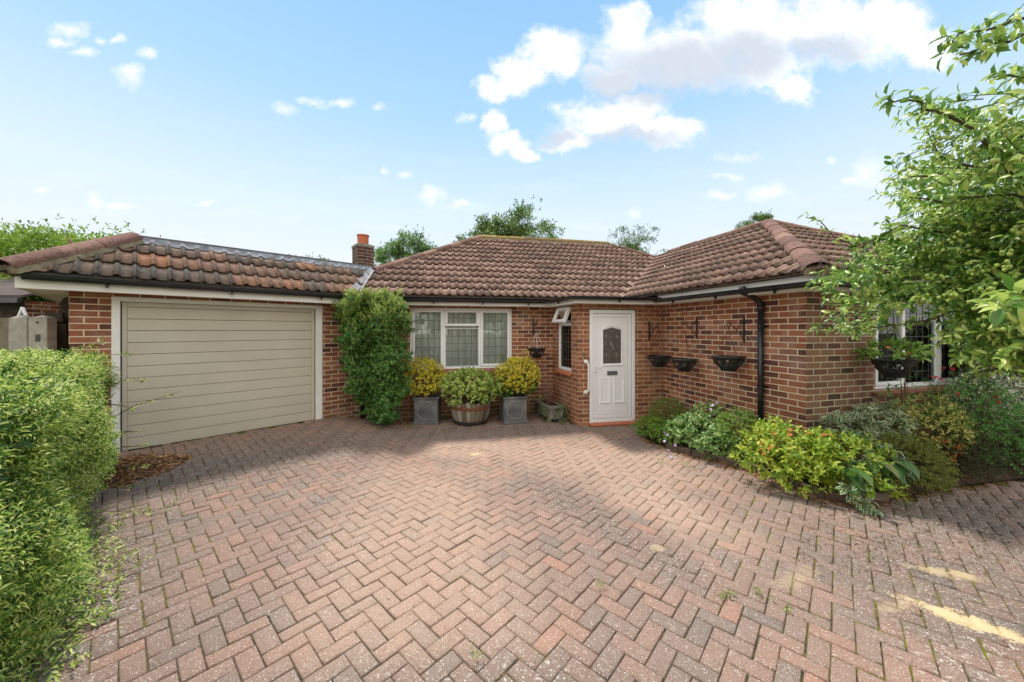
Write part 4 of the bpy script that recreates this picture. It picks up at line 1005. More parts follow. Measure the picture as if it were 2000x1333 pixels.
for s_ in (.16, .66):
    for o_ in (.17, .37):
        mb = MB(); mb.revolve([(.001, 0), (.035, 0), (.045, .03), (.035, .065), (.02, .075)], fe.P(s_, o_, 0), 12); mb.build('foot', MAT['stone'], r)
mb = MB(); mb.box(fe, a0_+.03, a1_-.03, o0_+.03, o1_-.03, .275, .285); mb.build('compost', MAT['soil'], r)
r = shrub('straggly reddish half-dead twigs growing in the stone trough', 'plant', 'dry_plant', None, fe.P(.4, .25, .28))
m_dry = LG('dry_reddish_leaf', [(.12, .05, .03), (.2, .1, .05), (.25, .2, .06), (.22, .26, .08)], trans=.2)
twigs('stems', fe.P(.38, .24, .56), (.22, .2, .3), 26, fe.P(.4, .25, .28), simple('reddish_twig', (.16, .06, .045), (.25, .13, .09), 20, .8), r, .0035, 8)
bush('foliage', fe.P(.4, .25, .48), (.25, .2, .26), 60, m_dry, .022, .45, 4, .05, .2, .7, 23, parent=r)
bush('green_shoots', fe.P(.80, .20, .16), (.1, .1, .16), 70, LG('ivy_leaf', [(.06, .13, .03), (.14, .24, .07)]), .03, .7, 4, .05, parent=r)
bush('trailing_shoot', fe.P(.6, .44, .18), (.035, .03, .15), 24, ml_basket, .025, .6, 4, .03, parent=r)
mb = MB(); cpt = np.array(fe.P(.08, .3, .34)); mb.revolve([(.001, -.035), (.03, -.02), (.038, 0), (.03, .022), (.001, .035)], cpt, 12); mb.build('moss_ball', simple('lime_moss', (.28, .36, .05), (.4, .46, .1), 30, .9, bump=.5), r)

# bottles on the inside sill of the narrow window
def bottle(px, h, body, head, label):
    s_ = fe.hit(px); c = np.array(fe.P(s_, -.13, .92)); r = empty('spray_bottle', c); tag(r, label, 'bottle', 'bottles on the inner window sill')
    mb = MB(); mb.revolve([(.001, 0), (.036, 0), (.038, .02), (.036, h*.6), (.016, h*.78), (.014, h*.85)], c, 14); mb.build('bottle_body', MAT[body], r, smooth=True)
    mb = MB(); mb.box(Fr(c[:2]-[.03, 0], c[:2]+[.03, 0]), .0, .055, -.012, .012, c[2]+h*.85, c[2]+h); mb.build('trigger_head', MAT[head], r, .003)
bottle(1103, .30, 'bluep', 'orangep', 'blue spray bottle with an orange trigger behind the narrow side window')
bottle(1109.5, .26, 'greenp', 'orangep', 'green spray bottle inside the narrow side window beside the blue bottle')

# ------------------------------------------------------------------ climbing shrub between garage and window
m_cl = LG('pyracantha_leaf', [(.025, .08, .012), (.05, .15, .025), (.11, .25, .045), (.26, .38, .1)], trans=.22, nscale=.9, rough=.32)
m_cl2 = LG('young_pyracantha_leaf', [(.2, .3, .05), (.36, .46, .1), (.5, .56, .18)], trans=.35)
root = shrub('tall dense evergreen climber with pale new growth between the garage door and the window', 'shrub', 'climbing_shrub', None, (-2.1, 6.15, 0.0))
def climb(n, front=0.0):
    out = []
    while len(out) < n:
        px = rng.uniform(643, 806); py = rng.uniform(576, 826)
        t = (py-576)/250
        l = np.interp(py, [578, 600, 640, 700, 740, 780, 800, 826], [662, 650, 664, 672, 680, 692, 712, 735])+5*math.sin(py*.13)
        rr_ = np.interp(py, [578, 600, 640, 700, 740, 780, 800, 826], [795, 803, 800, 796, 800, 788, 778, 770])+6*math.sin(py*.1+1)
        top = 590-14*math.sin((px-640)/168*PI)+9*math.sin(px*.19)+6*math.sin(px*.43+1)
        l += 7*math.sin(py*.31)+18*(py < 640)*(640-py)/60; rr_ += 6*math.sin(py*.27+2)-14*(py < 630)*(630-py)/50
        if not (l < px < rr_) or py < top: continue
        edge = min(px-l, rr_-px)/25
        Yf = 5.72+.1*math.sin(px*.09)+.08*math.sin(py*.07+px*.04)+.22*(1-min(edge, 1))**2
        out.append(W(px, py, Yf+abs(rng.normal(0, .10))+.10*max(0, math.sin(px*.21+py*.05)*math.sin(py*.17+px*.03))+front))
    return np.array(out)
P_ = climb(2300); D0 = np.array([0, -1, .45])+rng.normal(0, .6, P_.shape)
B_, Dd, N2 = sprig_leaves(P_, D0, 6, .07, .9); leaves('foliage', B_, Dd, N2, .042, .48, m_cl, root, T_RICH)
P_ = climb(900, .22); B_, Dd, N2 = sprig_leaves(P_, np.array([0, -1, .3])+rng.normal(0, .6, P_.shape), 6, .06, .9); leaves('inner_foliage', B_, Dd, N2, .05, .6, m_cl, root)
P_ = climb(5200); P_ = P_[(P_[:, 2] > 1.9+rng.normal(0, .22, len(P_)))]; D0 = np.array([0, -.5, 1])+rng.normal(0, .4, P_.shape)
B_, Dd, N2 = sprig_leaves(P_+[0, -.04, .03], D0, 8, .09, .8); leaves('new_growth', B_, Dd, N2, .036, .46, m_cl2, root)
mb = MB()
for i in range(26):
    p = W(rng.uniform(690, 790), 600, 5.95); m_ = W(rng.uniform(690, 790), 700, 6.0)
    mb.tube([(-2.1+rng.normal(0, .08), 6.15, .02), (-2.1+rng.normal(0, .12), 6.1, .4), m_, p], [.014, .012, .008, .004], 5, False)
mb.build('stems', MAT['twig'], root)

# ------------------------------------------------------------------ hedge on the left
fh = Fr((-1.26, .53), (-4.33, 3.85)); HL = fh.L
m_h = LG('jasmine_leaf', [(.03, .085, .012), (.09, .2, .025), (.33, .47, .07), (.6, .68, .16), (.78, .78, .34)], trans=.38, nscale=1.3)
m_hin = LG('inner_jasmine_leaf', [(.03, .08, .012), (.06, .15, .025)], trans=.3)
hroot = shrub('long light green jasmine-like hedge with feathery leaves along the left edge of the drive', 'hedge', 'hedge', None, (-3.3, 1.9, 0))
def hsurf(n, inner=0.0):
    s_ = rng.random(n)*HL; typ = rng.random(n) < .5; hz = 1.36+.035*np.sin(s_*5)+.03*np.sin(s_*2.1+1)
    o_ = np.where(typ, -rng.random(n)*1.35, 0); z_ = np.where(typ, hz, rng.random(n)**.9*hz)
    rnd_ = np.clip((o_+.22)/.22, 0, 1); z_ = np.where(typ, z_-.10*rnd_**2, z_)
    bul = .05*np.sin(s_*4.3)+.05*np.sin(z_*6+s_*3)-.02+.09*(z_ < .45)*(1-z_/.45)*np.clip(1.6-s_*.5, 0, 1)-.08*(z_ < .3)*(s_ > 3)
    o_ = np.where(typ, o_, bul-.06*(z_ > 1.2)*(z_-1.2)/.16)
    pit = np.sin(s_*11+2*np.sin(z_*9))*np.sin(z_*13+o_*11+2*np.sin(s_*7)); pit = np.clip(pit-.25, 0, 1)*.22
    o_ += np.where(typ, 0, .03-pit); z_ -= np.where(typ, pit, 0)
    o_ += np.where(typ, 0, -np.abs(rng.normal(0, .05, n))-inner); z_ -= np.where(typ, np.abs(rng.normal(0, .045, n))+inner, 0)
    end = np.clip((s_-(HL-.25))/.25, 0, 1)
    o_ -= end*.08
    P = np.stack([fh.p[0]+fh.d[0]*s_+fh.n[0]*o_, fh.p[1]+fh.d[1]*s_+fh.n[1]*o_, z_], 1)
    Nn = np.where(typ[:, None], np.array([[0, 0, 1.0]])+fh.n.tolist()[0]*0, 0)+np.where(typ[:, None], 0, np.array([[fh.n[0], fh.n[1], .25]]))
    return P, Nn
P_, Nn = hsurf(12500); Dh = Nn*.75+rng.normal(0, .5, P_.shape)+np.array([fh.n[0]*.35, fh.n[1]*.35, .05])
B_, Dd, N2 = sprig_leaves(P_, Dh, 9, .10, 1.1, flat=1, droop=.2); leaves('foliage', B_, Dd, N2*[.4, .4, 1]+[0, 0, .6], .032, .25, m_h, hroot)
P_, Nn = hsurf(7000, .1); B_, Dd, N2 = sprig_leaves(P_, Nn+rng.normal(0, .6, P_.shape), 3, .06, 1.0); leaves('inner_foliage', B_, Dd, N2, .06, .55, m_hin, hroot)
mb = MB()
for i in range(90):
    s_ = rng.random()*HL; b0 = fh.P(s_, -.6, 0); e0 = fh.P(s_+rng.normal(0, .2), -.15-.9*rng.random(), 1.2); mb.tube([b0, fh.P(s_+rng.normal(0, .1), -.5, .6), e0], [.012, .008, .004], 5, False)
mb.build('stems', MAT['twig'], hroot)
# long shoots leaning out over the drive and runners on the paving
def shoot(pts, n, L, mat, parent, wd=.34, stem=.09, k=7, name='shoot', th=.003, flat=1, tmpl=T_SIMPLE):
    pts = [np.array(p, float) for p in pts]; mb = MB(); mb.tube(pts, [th*1.4]*(len(pts)-1)+[th*.5], 5, False); o = mb.build(name, MAT['twig'], parent)
    seg = np.array([np.linalg.norm(b-a) for a, b in zip(pts[:-1], pts[1:])]); cum = np.concatenate([[0], np.cumsum(seg)])
    t = (np.arange(n)+rng.random(n)*.6)/n*cum[-1]; Ps = []; Ds = []
    for x in t:
        i = min(max(np.searchsorted(cum, x)-1, 0), len(seg)-1); f = (x-cum[i])/seg[i]; d = (pts[i+1]-pts[i])/seg[i]
        Ps.append(pts[i]+(pts[i+1]-pts[i])*f); sd = np.cross(d, [0, 0, 1.0])*(1 if len(Ps) % 2 else -1); Ds.append(d*.6+sd*.7+rng.normal(0, .25, 3))
    B_, Dd, N2 = sprig_leaves(np.array(Ps), np.array(Ds), k, stem, 1.0, flat=flat, droop=.1)
    leaves(name+'_leaves', B_, Dd, N2*.4+[0, 0, 1], L, wd, mat, o, T_RICH if mat == globals().get('m_vin') else T_SIMPLE, extra=True); return o
for a_, b_ in (((225, 820), (352, 765)), ((215, 700), (262, 690)), ((225, 880), (300, 870)), ((230, 750), (290, 742)), ((215, 785), (275, 800)), ((220, 850), (285, 842)), ((215, 930), (300, 905)), ((170, 690), (205, 668))):
    Yq = 3.75; p0 = W(a_[0]-40, a_[1]+15, Yq+.1); p2_ = W(b_[0], b_[1], Yq-.25); pm = (p0+p2_)/2+[0, 0, .05]
    shoot([p0, pm, p2_], 9, .028, m_h, hroot, stem=.06)
for (x0_, y0_, x1_, y1_) in ((150, 1020, 290, 1000), (120, 1080, 240, 1130), (110, 1110, 215, 1185), (90, 1180, 165, 1225), (130, 1060, 285, 1110), (60, 1250, 150, 1290), (170, 960, 300, 960), (110, 1160, 240, 1150), (100, 1230, 210, 1195), (140, 1000, 235, 1030), (120, 1040, 215, 1060), (100, 1095, 200, 1110), (90, 1130, 190, 1165), (70, 1200, 180, 1215), (60, 1235, 150, 1250), (40, 1280, 120, 1310), (110, 1065, 262, 1085), (130, 1020, 250, 1055)):
    p0 = G(x0_-40, y0_, .08); p2_ = G(x1_, y1_, .03); pm = (p0+p2_)/2; pm[2] = .1
    shoot([p0, pm, p2_], 15, .032, m_h, hroot, stem=.075, name='runner', th=.002)

# ------------------------------------------------------------------ planting bed
mb = MB(); vs = [(p[0], p[1], .028) for p in BED]; inner = [(p[0]*.92+4.2*.08, p[1]*.92+5.0*.08, .085) for p in BED]; n = len(BED)
mb.add(vs+inner, [(i, (i+1) % n, n+(i+1) % n, n+i) for i in range(n)]+[tuple(range(n, 2*n))])
tag(mb.build('flower_bed_soil', MAT['soil']), kind='structure')
kb = [BEDLINE[i] for i in range(2, 11)]
kr = empty('bed_edging', (2.9, 4.0, 0)); tag(kr, 'low curved brown edging along the front of the planting bed', 'edging')
for i in range(len(kb)-1):
    a_ = np.array(kb[i]); b_ = np.array(kb[i+1]); fr = Fr(a_, b_); mb = MB(); mb.cur = rng.random(); mb.box(fr, .004, fr.L-.004, -.05, .0, -.02, .085+rng.normal(0, .006)); mb.build('edging_block', MAT['kerb'], kr, .012, seg=2)
def plant(label, cat, name, base): return shrub(label, cat, name, None, base)
def B3(px, py, Y): return W(px, py, Y)
m_hebe = LG('hebe_leaf', [(.07, .17, .02), (.16, .32, .035), (.34, .5, .06)])
r = plant('neat rounded green mound tucked into the corner right of the door', 'shrub', 'mound_shrub', (2.58, 5.95, .05)); bush('foliage', (2.56, 5.9, .25), (.29, .27, .26), 900, m_hebe, .02, .45, 6, .04, .06, .3, 31, parent=r, zmin=-.5)
twigs('stems', (2.56, 5.9, .25), (.2, .2, .2), 12, (2.58, 5.95, .05), MAT['twig'], r, .004)
r = plant('low spreading green plant at the start of the bed beside the doorstep', 'plant', 'low_plant', (2.12, 5.45, .03)); bush('foliage', (2.12, 5.45, .13), (.26, .3, .15), 420, m_hebe, .028, .6, 5, .05, .12, .5, 32, parent=r, zmin=-.4)
bush('foliage', (2.28, 5.2, .14), (.24, .3, .15), 360, m_hebe, .028, .6, 5, .05, .12, .5, 33, parent=r, zmin=-.4)
m_ger = LG('geranium_leaf', [(.06, .16, .03), (.13, .26, .06), (.26, .38, .11), (.4, .48, .2)], trans=.3)
r = plant('loose pale green geranium with small mauve flowers at the front of the bed', 'plant', 'geranium', (2.5, 4.95, .05))
bush('foliage', (2.50, 5.0, .20), (.36, .34, .2), 620, m_ger, .042, .95, 5, .06, .18, .5, 34, parent=r, zmin=-.4, tmpl=T_RICH); bush('foliage', (2.62, 4.62, .16), (.24, .24, .16), 240, m_ger, .042, .95, 5, .06, .18, .5, 35, parent=r, zmin=-.4, tmpl=T_RICH)
bush('foliage', (2.78, 5.15, .42), (.2, .18, .14), 130, m_ger, .035, .9, 5, .06, .25, .6, 36, parent=r)
twigs('stems', (2.5, 5.0, .24), (.38, .34, .25), 24, (2.5, 4.95, .05), MAT['twig'], r, .003)
for (px, py, Y) in ((1305, 880, 4.75), (1298, 862, 4.85), (1303, 850, 4.9), (1310, 893, 4.6), (1297, 845, 4.95), (1400, 787, 4.95), (1392, 792, 5.0), (1388, 800, 5.0), (1342, 816, 5.1), (1318, 870, 4.75)):
    mb = MB(); petals(mb, B3(px, py, Y), .022); mb.build('mauve_flower', MAT['mauve'], r)
m_box = LG('box_leaf', [(.04, .12, .012), (.09, .22, .025), (.22, .36, .04), (.38, .46, .06)])
r = plant('clipped green box bush against the side wall, left of the yellow-green shrub', 'shrub', 'box_bush', (2.95, 4.72, .05)); bush('foliage', (2.86, 4.50, .32), (.27, .26, .31), 1000, m_box, .02, .55, 6, .04, .08, .35, 37, parent=r, zmin=-.8)
twigs('stems', (2.92, 4.66, .3), (.2, .2, .22), 14, (2.95, 4.72, .05), MAT['twig'], r, .004)
m_hyp = LG('hypericum_leaf', [(.08, .2, .02), (.22, .36, .03), (.42, .5, .05), (.6, .62, .1)], trans=.36)
r = plant('spreading yellow-green shrub with orange-red seed heads at the outer brick corner', 'shrub', 'yellow_green_shrub', (3.0, 3.9, .05))
for c_, rd, n_, sd in (((2.98, 3.78, .30), (.46, .30, .26), 360, 41), ((3.28, 3.60, .34), (.34, .26, .2), 230, 42), ((3.02, 4.12, .40), (.16, .2, .18), 110, 43), ((2.90, 3.62, .16), (.22, .2, .16), 110, 44), ((3.35, 3.42, .14), (.22, .2, .12), 60, 48)):
    bush('foliage', c_, rd, n_, m_hyp, .055, .46, 7, .09, .16, .5, sd, parent=r, zmin=-.5, tmpl=T_RICH, up=.5)
twigs('stems', (3.05, 3.8, .32), (.5, .34, .3), 36, (3.0, 3.95, .05), simple('reddish_stem', (.14, .06, .035), (.22, .1, .05), 20, .8), r, .004)
P_, N_ = blob(60, (3.06, 3.72, .33), (.55, .34, .28), 45, depth=.1, zmin=.05); mb = MB()
for p in P_[:44]:
    mb = MB(); petals(mb, p+[0, -.02, .03], .016, 5); petals(mb, p+[.01, -.03, .035], .012, 4); mb.build('seed_head', MAT['berry'], r)
# big-leaved plant
m_dock = LG('dock_leaf', [(.03, .08, .015), (.055, .13, .025), (.085, .18, .035), (.22, .22, .05)], trans=.28, nscale=3)
r = plant('clump of large broad drooping green leaves at the front corner of the bed', 'plant', 'broad_leaved_plant', (3.45, 3.55, .04))
Bs = []; Ds = []
for cx_, cy_, k_ in ((3.20, 3.55, 12), (3.42, 3.50, 16), (3.64, 3.55, 13), (3.05, 3.42, 8)):
    for k in range(k_):
        a_ = -PI/2+rng.normal(0, .95); Bs.append((cx_+rng.normal(0, .05), cy_+rng.normal(0, .04), .20+.16*rng.random())); Ds.append((math.cos(a_), math.sin(a_), -.35-.5*rng.random()))
leaves('foliage', np.array(Bs)+[.04, -.12, .06], np.array(Ds), np.tile([0, -.35, 1.0], (len(Bs), 1)), .15, .62, m_dock, r, T_RICH, jitter=.25)
mb = MB()
for b_ in Bs: mb.tube([(b_[0]*.85+3.45*.15, b_[1]*.7+3.62*.3, .03), (b_[0]*.95+3.45*.05, b_[1], b_[2]*.8), b_], [.005, .004, .003], 5, False)
mb.build('stems', simple('green_stem', (.12, .16, .05), (.2, .22, .08), 20, .7), r)
m_vin = LG('variegated_vinca_leaf', [(.05, .13, .03), (.08, .18, .05), (.12, .22, .07)], margin=(.75, .73, .5), trans=.25)
r = plant('cream-edged trailing plant spilling from the bed onto the paving', 'plant', 'variegated_trailing_plant', (3.5, 3.5, .05))
for pts in ([W(1680, 860, 3.75), W(1720, 868, 3.6), W(1760, 890, 3.5), W(1775, 925, 3.4)], [W(1650, 900, 3.6), W(1690, 915, 3.35), W(1700, 945, 3.3), W(1640, 955, 3.25)], [W(1660, 950, 3.35), W(1690, 975, 3.25), G(1700, 995, .04), G(1712, 1000, .02)], [W(1640, 940, 3.4), G(1690, 992, .05), G(1718, 1003, .03)], [W(1655, 965, 3.3), G(1680, 985, .06), G(1705, 998, .03)], [W(1670, 880, 3.7), W(1700, 890, 3.5), W(1690, 915, 3.45)]):
    shoot(pts, 12, .055, m_vin, r, .58, .05, 4, 'trailing_stem', .0025, 0)
r = plant('cream-edged leafy clump against the brick just right of the outer corner', 'plant', 'variegated_clump', (3.75, 4.05, .05))
bush('foliage', (3.72, 4.02, .50), (.30, .14, .2), 100, m_vin, .06, .55, 5, .05, .25, .5, 46, parent=r, extra=True, tmpl=T_RICH, zmin=-.6); twigs('stems', (3.72, 4.02, .4), (.3, .12, .25), 16, (3.7, 4.02, .05), MAT['twig'], r, .003)
r = plant('larger cream-edged variegated clump behind the mossy green mound', 'plant', 'variegated_clump', (4.35, 4.2, .05))
bush('foliage', (4.22, 4.16, .56), (.34, .2, .18), 210, m_vin, .06, .5, 6, .06, .16, .5, 47, parent=r, extra=True, tmpl=T_RICH, zmin=-.6); twigs('stems', (4.3, 4.15, .4), (.3, .2, .25), 16, (4.35, 4.2, .05), MAT['twig'], r, .003)
m_moss = LG('olive_hebe_leaf', [(.09, .12, .02), (.21, .25, .04), (.36, .38, .08)])
r = plant('dense olive-green rounded mound at the front edge of the bed', 'shrub', 'mound_shrub', (4.1, 3.75, .03)); bush('foliage', (4.1, 3.76, .24), (.33, .28, .26), 1300, m_moss, .021, .42, 7, .045, .08, .32, 51, parent=r, zmin=-.7)
twigs('stems', (4.1, 3.76, .2), (.22, .2, .2), 14, (4.1, 3.75, .03), MAT['twig'], r, .004)
m_gp = LG('golden_privet_leaf', [(.16, .2, .04), (.4, .42, .08), (.62, .6, .2), (.62, .44, .14)])
r = plant('golden-leaved bush with a few orange leaves below the tree-shaded window', 'shrub', 'golden_bush', (4.85, 4.2, .04)); bush('foliage', (4.82, 4.15, .52), (.42, .3, .32), 620, m_gp, .028, .55, 6, .06, .22, .55, 52, parent=r, zmin=-.7)
bush('orange_leaves', (4.75, 3.92, .33), (.13, .06, .12), 26, LG('orange_leaf', [(.5, .16, .03), (.62, .28, .06)]), .03, .6, 5, .04, parent=r); twigs('stems', (4.82, 4.15, .45), (.36, .26, .34), 26, (4.85, 4.2, .04), MAT['twig'], r, .004)
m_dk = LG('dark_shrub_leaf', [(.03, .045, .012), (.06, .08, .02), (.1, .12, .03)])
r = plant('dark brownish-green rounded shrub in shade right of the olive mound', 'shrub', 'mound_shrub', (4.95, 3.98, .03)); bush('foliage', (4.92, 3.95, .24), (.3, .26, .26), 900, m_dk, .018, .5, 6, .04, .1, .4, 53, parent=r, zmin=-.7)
twigs('stems', (4.92, 3.95, .2), (.22, .2, .2), 14, (4.95, 3.98, .03), MAT['twig'], r, .004)
m_rose = LG('rose_leaf', [(.05, .15, .025), (.11, .26, .05), (.2, .38, .09)])
r = plant('rose bush with scattered red flowers in front of the cream variegated hedge', 'shrub', 'rose_bush', (5.3, 4.15, .04)); bush('foliage', (5.30, 4.12, .66), (.48, .3, .36), 560, m_rose, .032, .5, 6, .06, .2, .6, 54, parent=r, zmin=-.8)
twigs('stems', (5.3, 4.12, .6), (.45, .3, .45), 30, (5.3, 4.15, .04), MAT['twig'], r, .004)
for (px, py, Y) in ((1946, 776, 4.0), (1913, 797, 3.95), (1950, 785, 4.0), (1930, 825, 3.9), (1884, 777, 4.05), (1870, 770, 4.1)):
    mb = MB(); p = B3(px, py, Y); petals(mb, p, .024, 6); petals(mb, p+[0, -.006, .006], .016, 5); mb.build('red_flower', MAT['red'], r)
r = plant('thin-stemmed rose with deep red blooms standing in front of the right-hand window', 'plant', 'climbing_rose', (4.6, 4.25, .04))
for i, (px, py, Y) in enumerate(((1752, 686, 4.15), (1762, 684, 4.15), (1770, 688, 4.1), (1776, 689, 4.1), (1757, 698, 4.1), (1765, 700, 4.12), (1822, 738, 4.1), (1828, 737, 4.1), (1860, 721, 4.2), (1843, 720, 4.2), (1836, 741, 4.1))):
    p = B3(px, py, Y); mb = MB(); petals(mb, p, .024, 6, (0, -.3, .9)); petals(mb, p+[0, -.005, .008], .015, 5); mb.build('red_flower', MAT['red'], r)
    m2 = MB(); m2.tube([(4.62+rng.normal(0, .06), 4.25, .05), ((4.62+p[0])/2+.05, 4.22, p[2]*.6), p], [.005, .004, .002], 5, False); m2.build('stem', MAT['twig'], r)
bush('foliage', (4.65, 4.22, .78), (.3, .12, .3), 60, m_rose, .035, .5, 5, .06, .2, .8, 55, parent=r)
# variegated hedge on the far right
m_iv = LG('variegated_ivy_leaf', [(.04, .09, .03), (.09, .15, .05), (.55, .58, .42), (.75, .75, .6)], trans=.2, nscale=6)
r = plant('tall green and cream variegated hedge closing the right side beyond the window', 'hedge', 'variegated_hedge', (6.5, 4.6, .0))
def boxpts(n, x0, x1, y0, z0, z1, seed):
    x = rng.uniform(x0, x1, n); z = rng.uniform(z0, z1, n)
    y = y0+.08*np.sin(x*5+seed)+.07*np.sin(z*6+x*3)+np.abs(rng.normal(0, .08, n)); return np.stack([x, y, z], 1)
P_ = boxpts(2600, 5.75, 8.2, 4.55, .25, 1.75, 1); B_, Dd, N2 = sprig_leaves(P_, np.array([-.1, -1, .3])+rng.normal(0, .5, P_.shape), 5, .05, .9); leaves('foliage', B_, Dd, N2, .04, .6, m_iv, r)
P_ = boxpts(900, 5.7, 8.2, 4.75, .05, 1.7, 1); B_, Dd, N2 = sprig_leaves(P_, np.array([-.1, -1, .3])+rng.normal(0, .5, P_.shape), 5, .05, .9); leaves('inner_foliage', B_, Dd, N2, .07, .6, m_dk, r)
P_, N_ = blob(500, (5.75, 4.35, .82), (.38, .3, .28), 9); B_, Dd, N2 = sprig_leaves(P_, N_+rng.normal(0, .4, P_.shape), 5, .05, .9); leaves('foliage', B_, Dd, N2, .038, .6, m_iv, r)
r = plant('dark green low shrub in deep shade at the right edge of the bed', 'shrub', 'dark_shrub', (5.8, 4.2, .03)); bush('foliage', (5.75, 4.1, .32), (.55, .3, .34), 620, m_rose, .032, .5, 6, .06, .2, .6, 56, parent=r, zmin=-.8); bush('foliage', (6.7, 4.25, .34), (.6, .3, .36), 500, m_rose, .035, .5, 6, .06, .2, .6, 57, parent=r, zmin=-.8)
twigs('stems', (5.9, 4.1, .3), (.5, .3, .34), 24, (5.8, 4.2, .03), MAT['twig'], r, .004)

# ------------------------------------------------------------------ fruit tree on the right
m_ap = LG('crab_apple_leaf', [(.05, .13, .02), (.14, .29, .04), (.36, .52, .09), (.64, .72, .22)], trans=.42, nscale=2.2, rough=.3, spec=.5)
m_fr = simple('small_green_fruit', (.17, .28, .04), (.27, .38, .07), 12, .35, .4, c3=(.38, .45, .1))
tb = np.array([3.05, 1.75, 0.0]); tr = empty('fruit_tree', tb); tag(tr, 'leafy tree with clusters of small green fruit reaching in from the right edge', 'tree')
def limb(pts, r0, r1, name='branch'):
    pts = [np.array(p, float) for p in pts]; q = [pts[0]]
    for a_, b_ in zip(pts[:-1], pts[1:]):
        q += [(a_*2+b_)/3+rng.normal(0, .012, 3), (a_+2*b_)/3+rng.normal(0, .012, 3), b_]
    mb = MB(); mb.tube(q, list(np.linspace(r0, r1, len(q))), 7, False); return mb.build(name, MAT['bark'], tr, smooth=True), q
limb([tb, (3.0, 1.8, .7), (2.95, 1.85, 1.25), (2.9, 1.8, 1.7)], .085, .055, 'trunk')
LB = [[(2.95, 1.85, 1.25), W(2050, 570, 1.95), W(1900, 600, 2.05), W(1790, 630, 2.25), W(1680, 640, 2.4), W(1590, 645, 2.5)],
      [(2.93, 1.83, 1.4), W(2010, 545, 1.85), W(1900, 560, 2.0), W(1800, 575, 2.2), W(1690, 540, 2.4), W(1600, 530, 2.55)],
      [(2.9, 1.8, 1.65), W(2040, 440, 1.75), W(1900, 455, 1.9), W(1760, 440, 2.1), W(1670, 480, 2.3), W(1575, 425, 2.4)],
      [(2.9, 1.8, 1.7), W(2040, 350, 1.6), W(1920, 330, 1.65), W(1820, 345, 1.65), W(1740, 352, 1.6)],
      [(2.9, 1.8, 1.7), W(2100, 300, 1.5), W(1960, 300, 1.5), W(1850, 225, 1.45), W(1800, 200, 1.42), W(1732, 193, 1.4)],
      [(2.9, 1.8, 1.7), W(2200, 120, 1.4), W(2080, 30, 1.35), W(1980, 38, 1.32), W(1905, 62, 1.3), W(1850, 82, 1.3)],
      [(2.9, 1.8, 1.7), W(2120, 110, 1.4), W(2010, 62, 1.3), W(1950, 82, 1.3), W(1875, 108, 1.28)],
      [(2.9, 1.8, 1.7), W(2100, 200, 1.5), W(2000, 140, 1.45), W(1940, 152, 1.42)],
      [(2.95, 1.85, 1.2), W(2080, 680, 1.8), W(1980, 700, 1.95), W(1900, 740, 2.1)],
      [(2.95, 1.85, 1.25), W(2060, 640, 1.7), W(1980, 650, 1.9), W(1930, 690, 2.15), W(1905, 700, 2.2)],
      [(2.9, 1.8, 1.7), W(2100, 420, 1.5), W(1980, 380, 1.6), W(1850, 400, 1.75), W(1760, 385, 1.8)],
      [(2.93, 1.83, 1.4), W(2100, 560, 1.2), W(2010, 590, 1.12), W(1960, 600, 1.1)]]
samples = []
for i, l in enumerate(LB):
    o_, q = limb(l, .010 if i not in (5, 6, 7) else .008, .0025)
    for a_, b_ in zip(q[2:-1], q[3:]):
        for t in (.0, .33, .66): samples.append((a_+(b_-a_)*t, unit(b_-a_), i))
def crown_ok(px, py):
    l = np.interp(py, [150, 190, 230, 300, 340, 420, 470, 520, 560, 600, 640, 690, 720, 770], [1960, 1750, 1790, 1780, 1745, 1770, 1700, 1640, 1610, 1640, 1640, 1660, 1800, 1900])
    bot = np.interp(px, [1600, 1650, 1700, 1760, 1800, 1850, 1900, 1960, 2050], [600, 675, 630, 590, 605, 625, 700, 725, 690])
    return px > l and py < bot
Bp = []; Dp = []; TB = MB()
n = 0
while n < 860:
    px = rng.uniform(1600, 2200); py = rng.uniform(150, 770)
    if not crown_ok(px, py): continue
    dens = np.interp(px, [1600, 1750, 1850, 2000], [.35, .5, .85, 1.0])*np.interp(py, [150, 230, 300, 400, 480], [.05, .2, .5, .85, 1])
    if rng.random() > dens: continue
    base_Y = np.interp(px, [1600, 1800, 2000, 2200], [2.45, 2.15, 1.85, 1.7])+.5*(rng.random()-.35)-.35*(py < 330)
    p = W(px, py, base_Y); d = unit(np.array([-1, .15, .12])+rng.normal(0, .45, 3)); d[2] -= .1
    L = rng.uniform(.12, .26); q = [p-d*L*.5+[.02, 0, .01], p, p+d*L*.5-[0, 0, .015]]
    TB.tube(q, [.003, .0022, .0012], 4, False)
    for t in np.linspace(-.45, .5, 6): Bp.append(p+d*L*t); Dp.append(d)
    n += 1
TB.build('twigs', MAT['bark'], tr)
for p, d, i in samples:
    k = 1
    for _ in range(k): Bp.append(p+rng.normal(0, .012, 3)); Dp.append(d+rng.normal(0, .25, 3))
Bp = np.array(Bp); Dp = np.array(Dp)
B_, Dd, N2 = sprig_leaves(Bp, Dp, 3, .035, .95, droop=.15)
leaves('foliage', B_, Dd, N2*.7+[0, 0, .5], .049, .42, m_ap, tr, T_RICH, jitter=.3)
# near spray of large leaves
Pn = np.array([W(px, py, 1.08+.06*rng.random()) for px, py in ((1962, 598), (1985, 590), (1975, 612), (2005, 600), (2015, 620), (1995, 575), (2040, 600))])
B_, Dd, N2 = sprig_leaves(Pn, np.array([-.6, -.2, .1])+rng.normal(0, .4, Pn.shape), 5, .03, 1.0, droop=.1); leaves('foliage', B_, Dd, N2*.4+[0, -.2, 1], .062, .5, m_ap, tr, T_RICH)
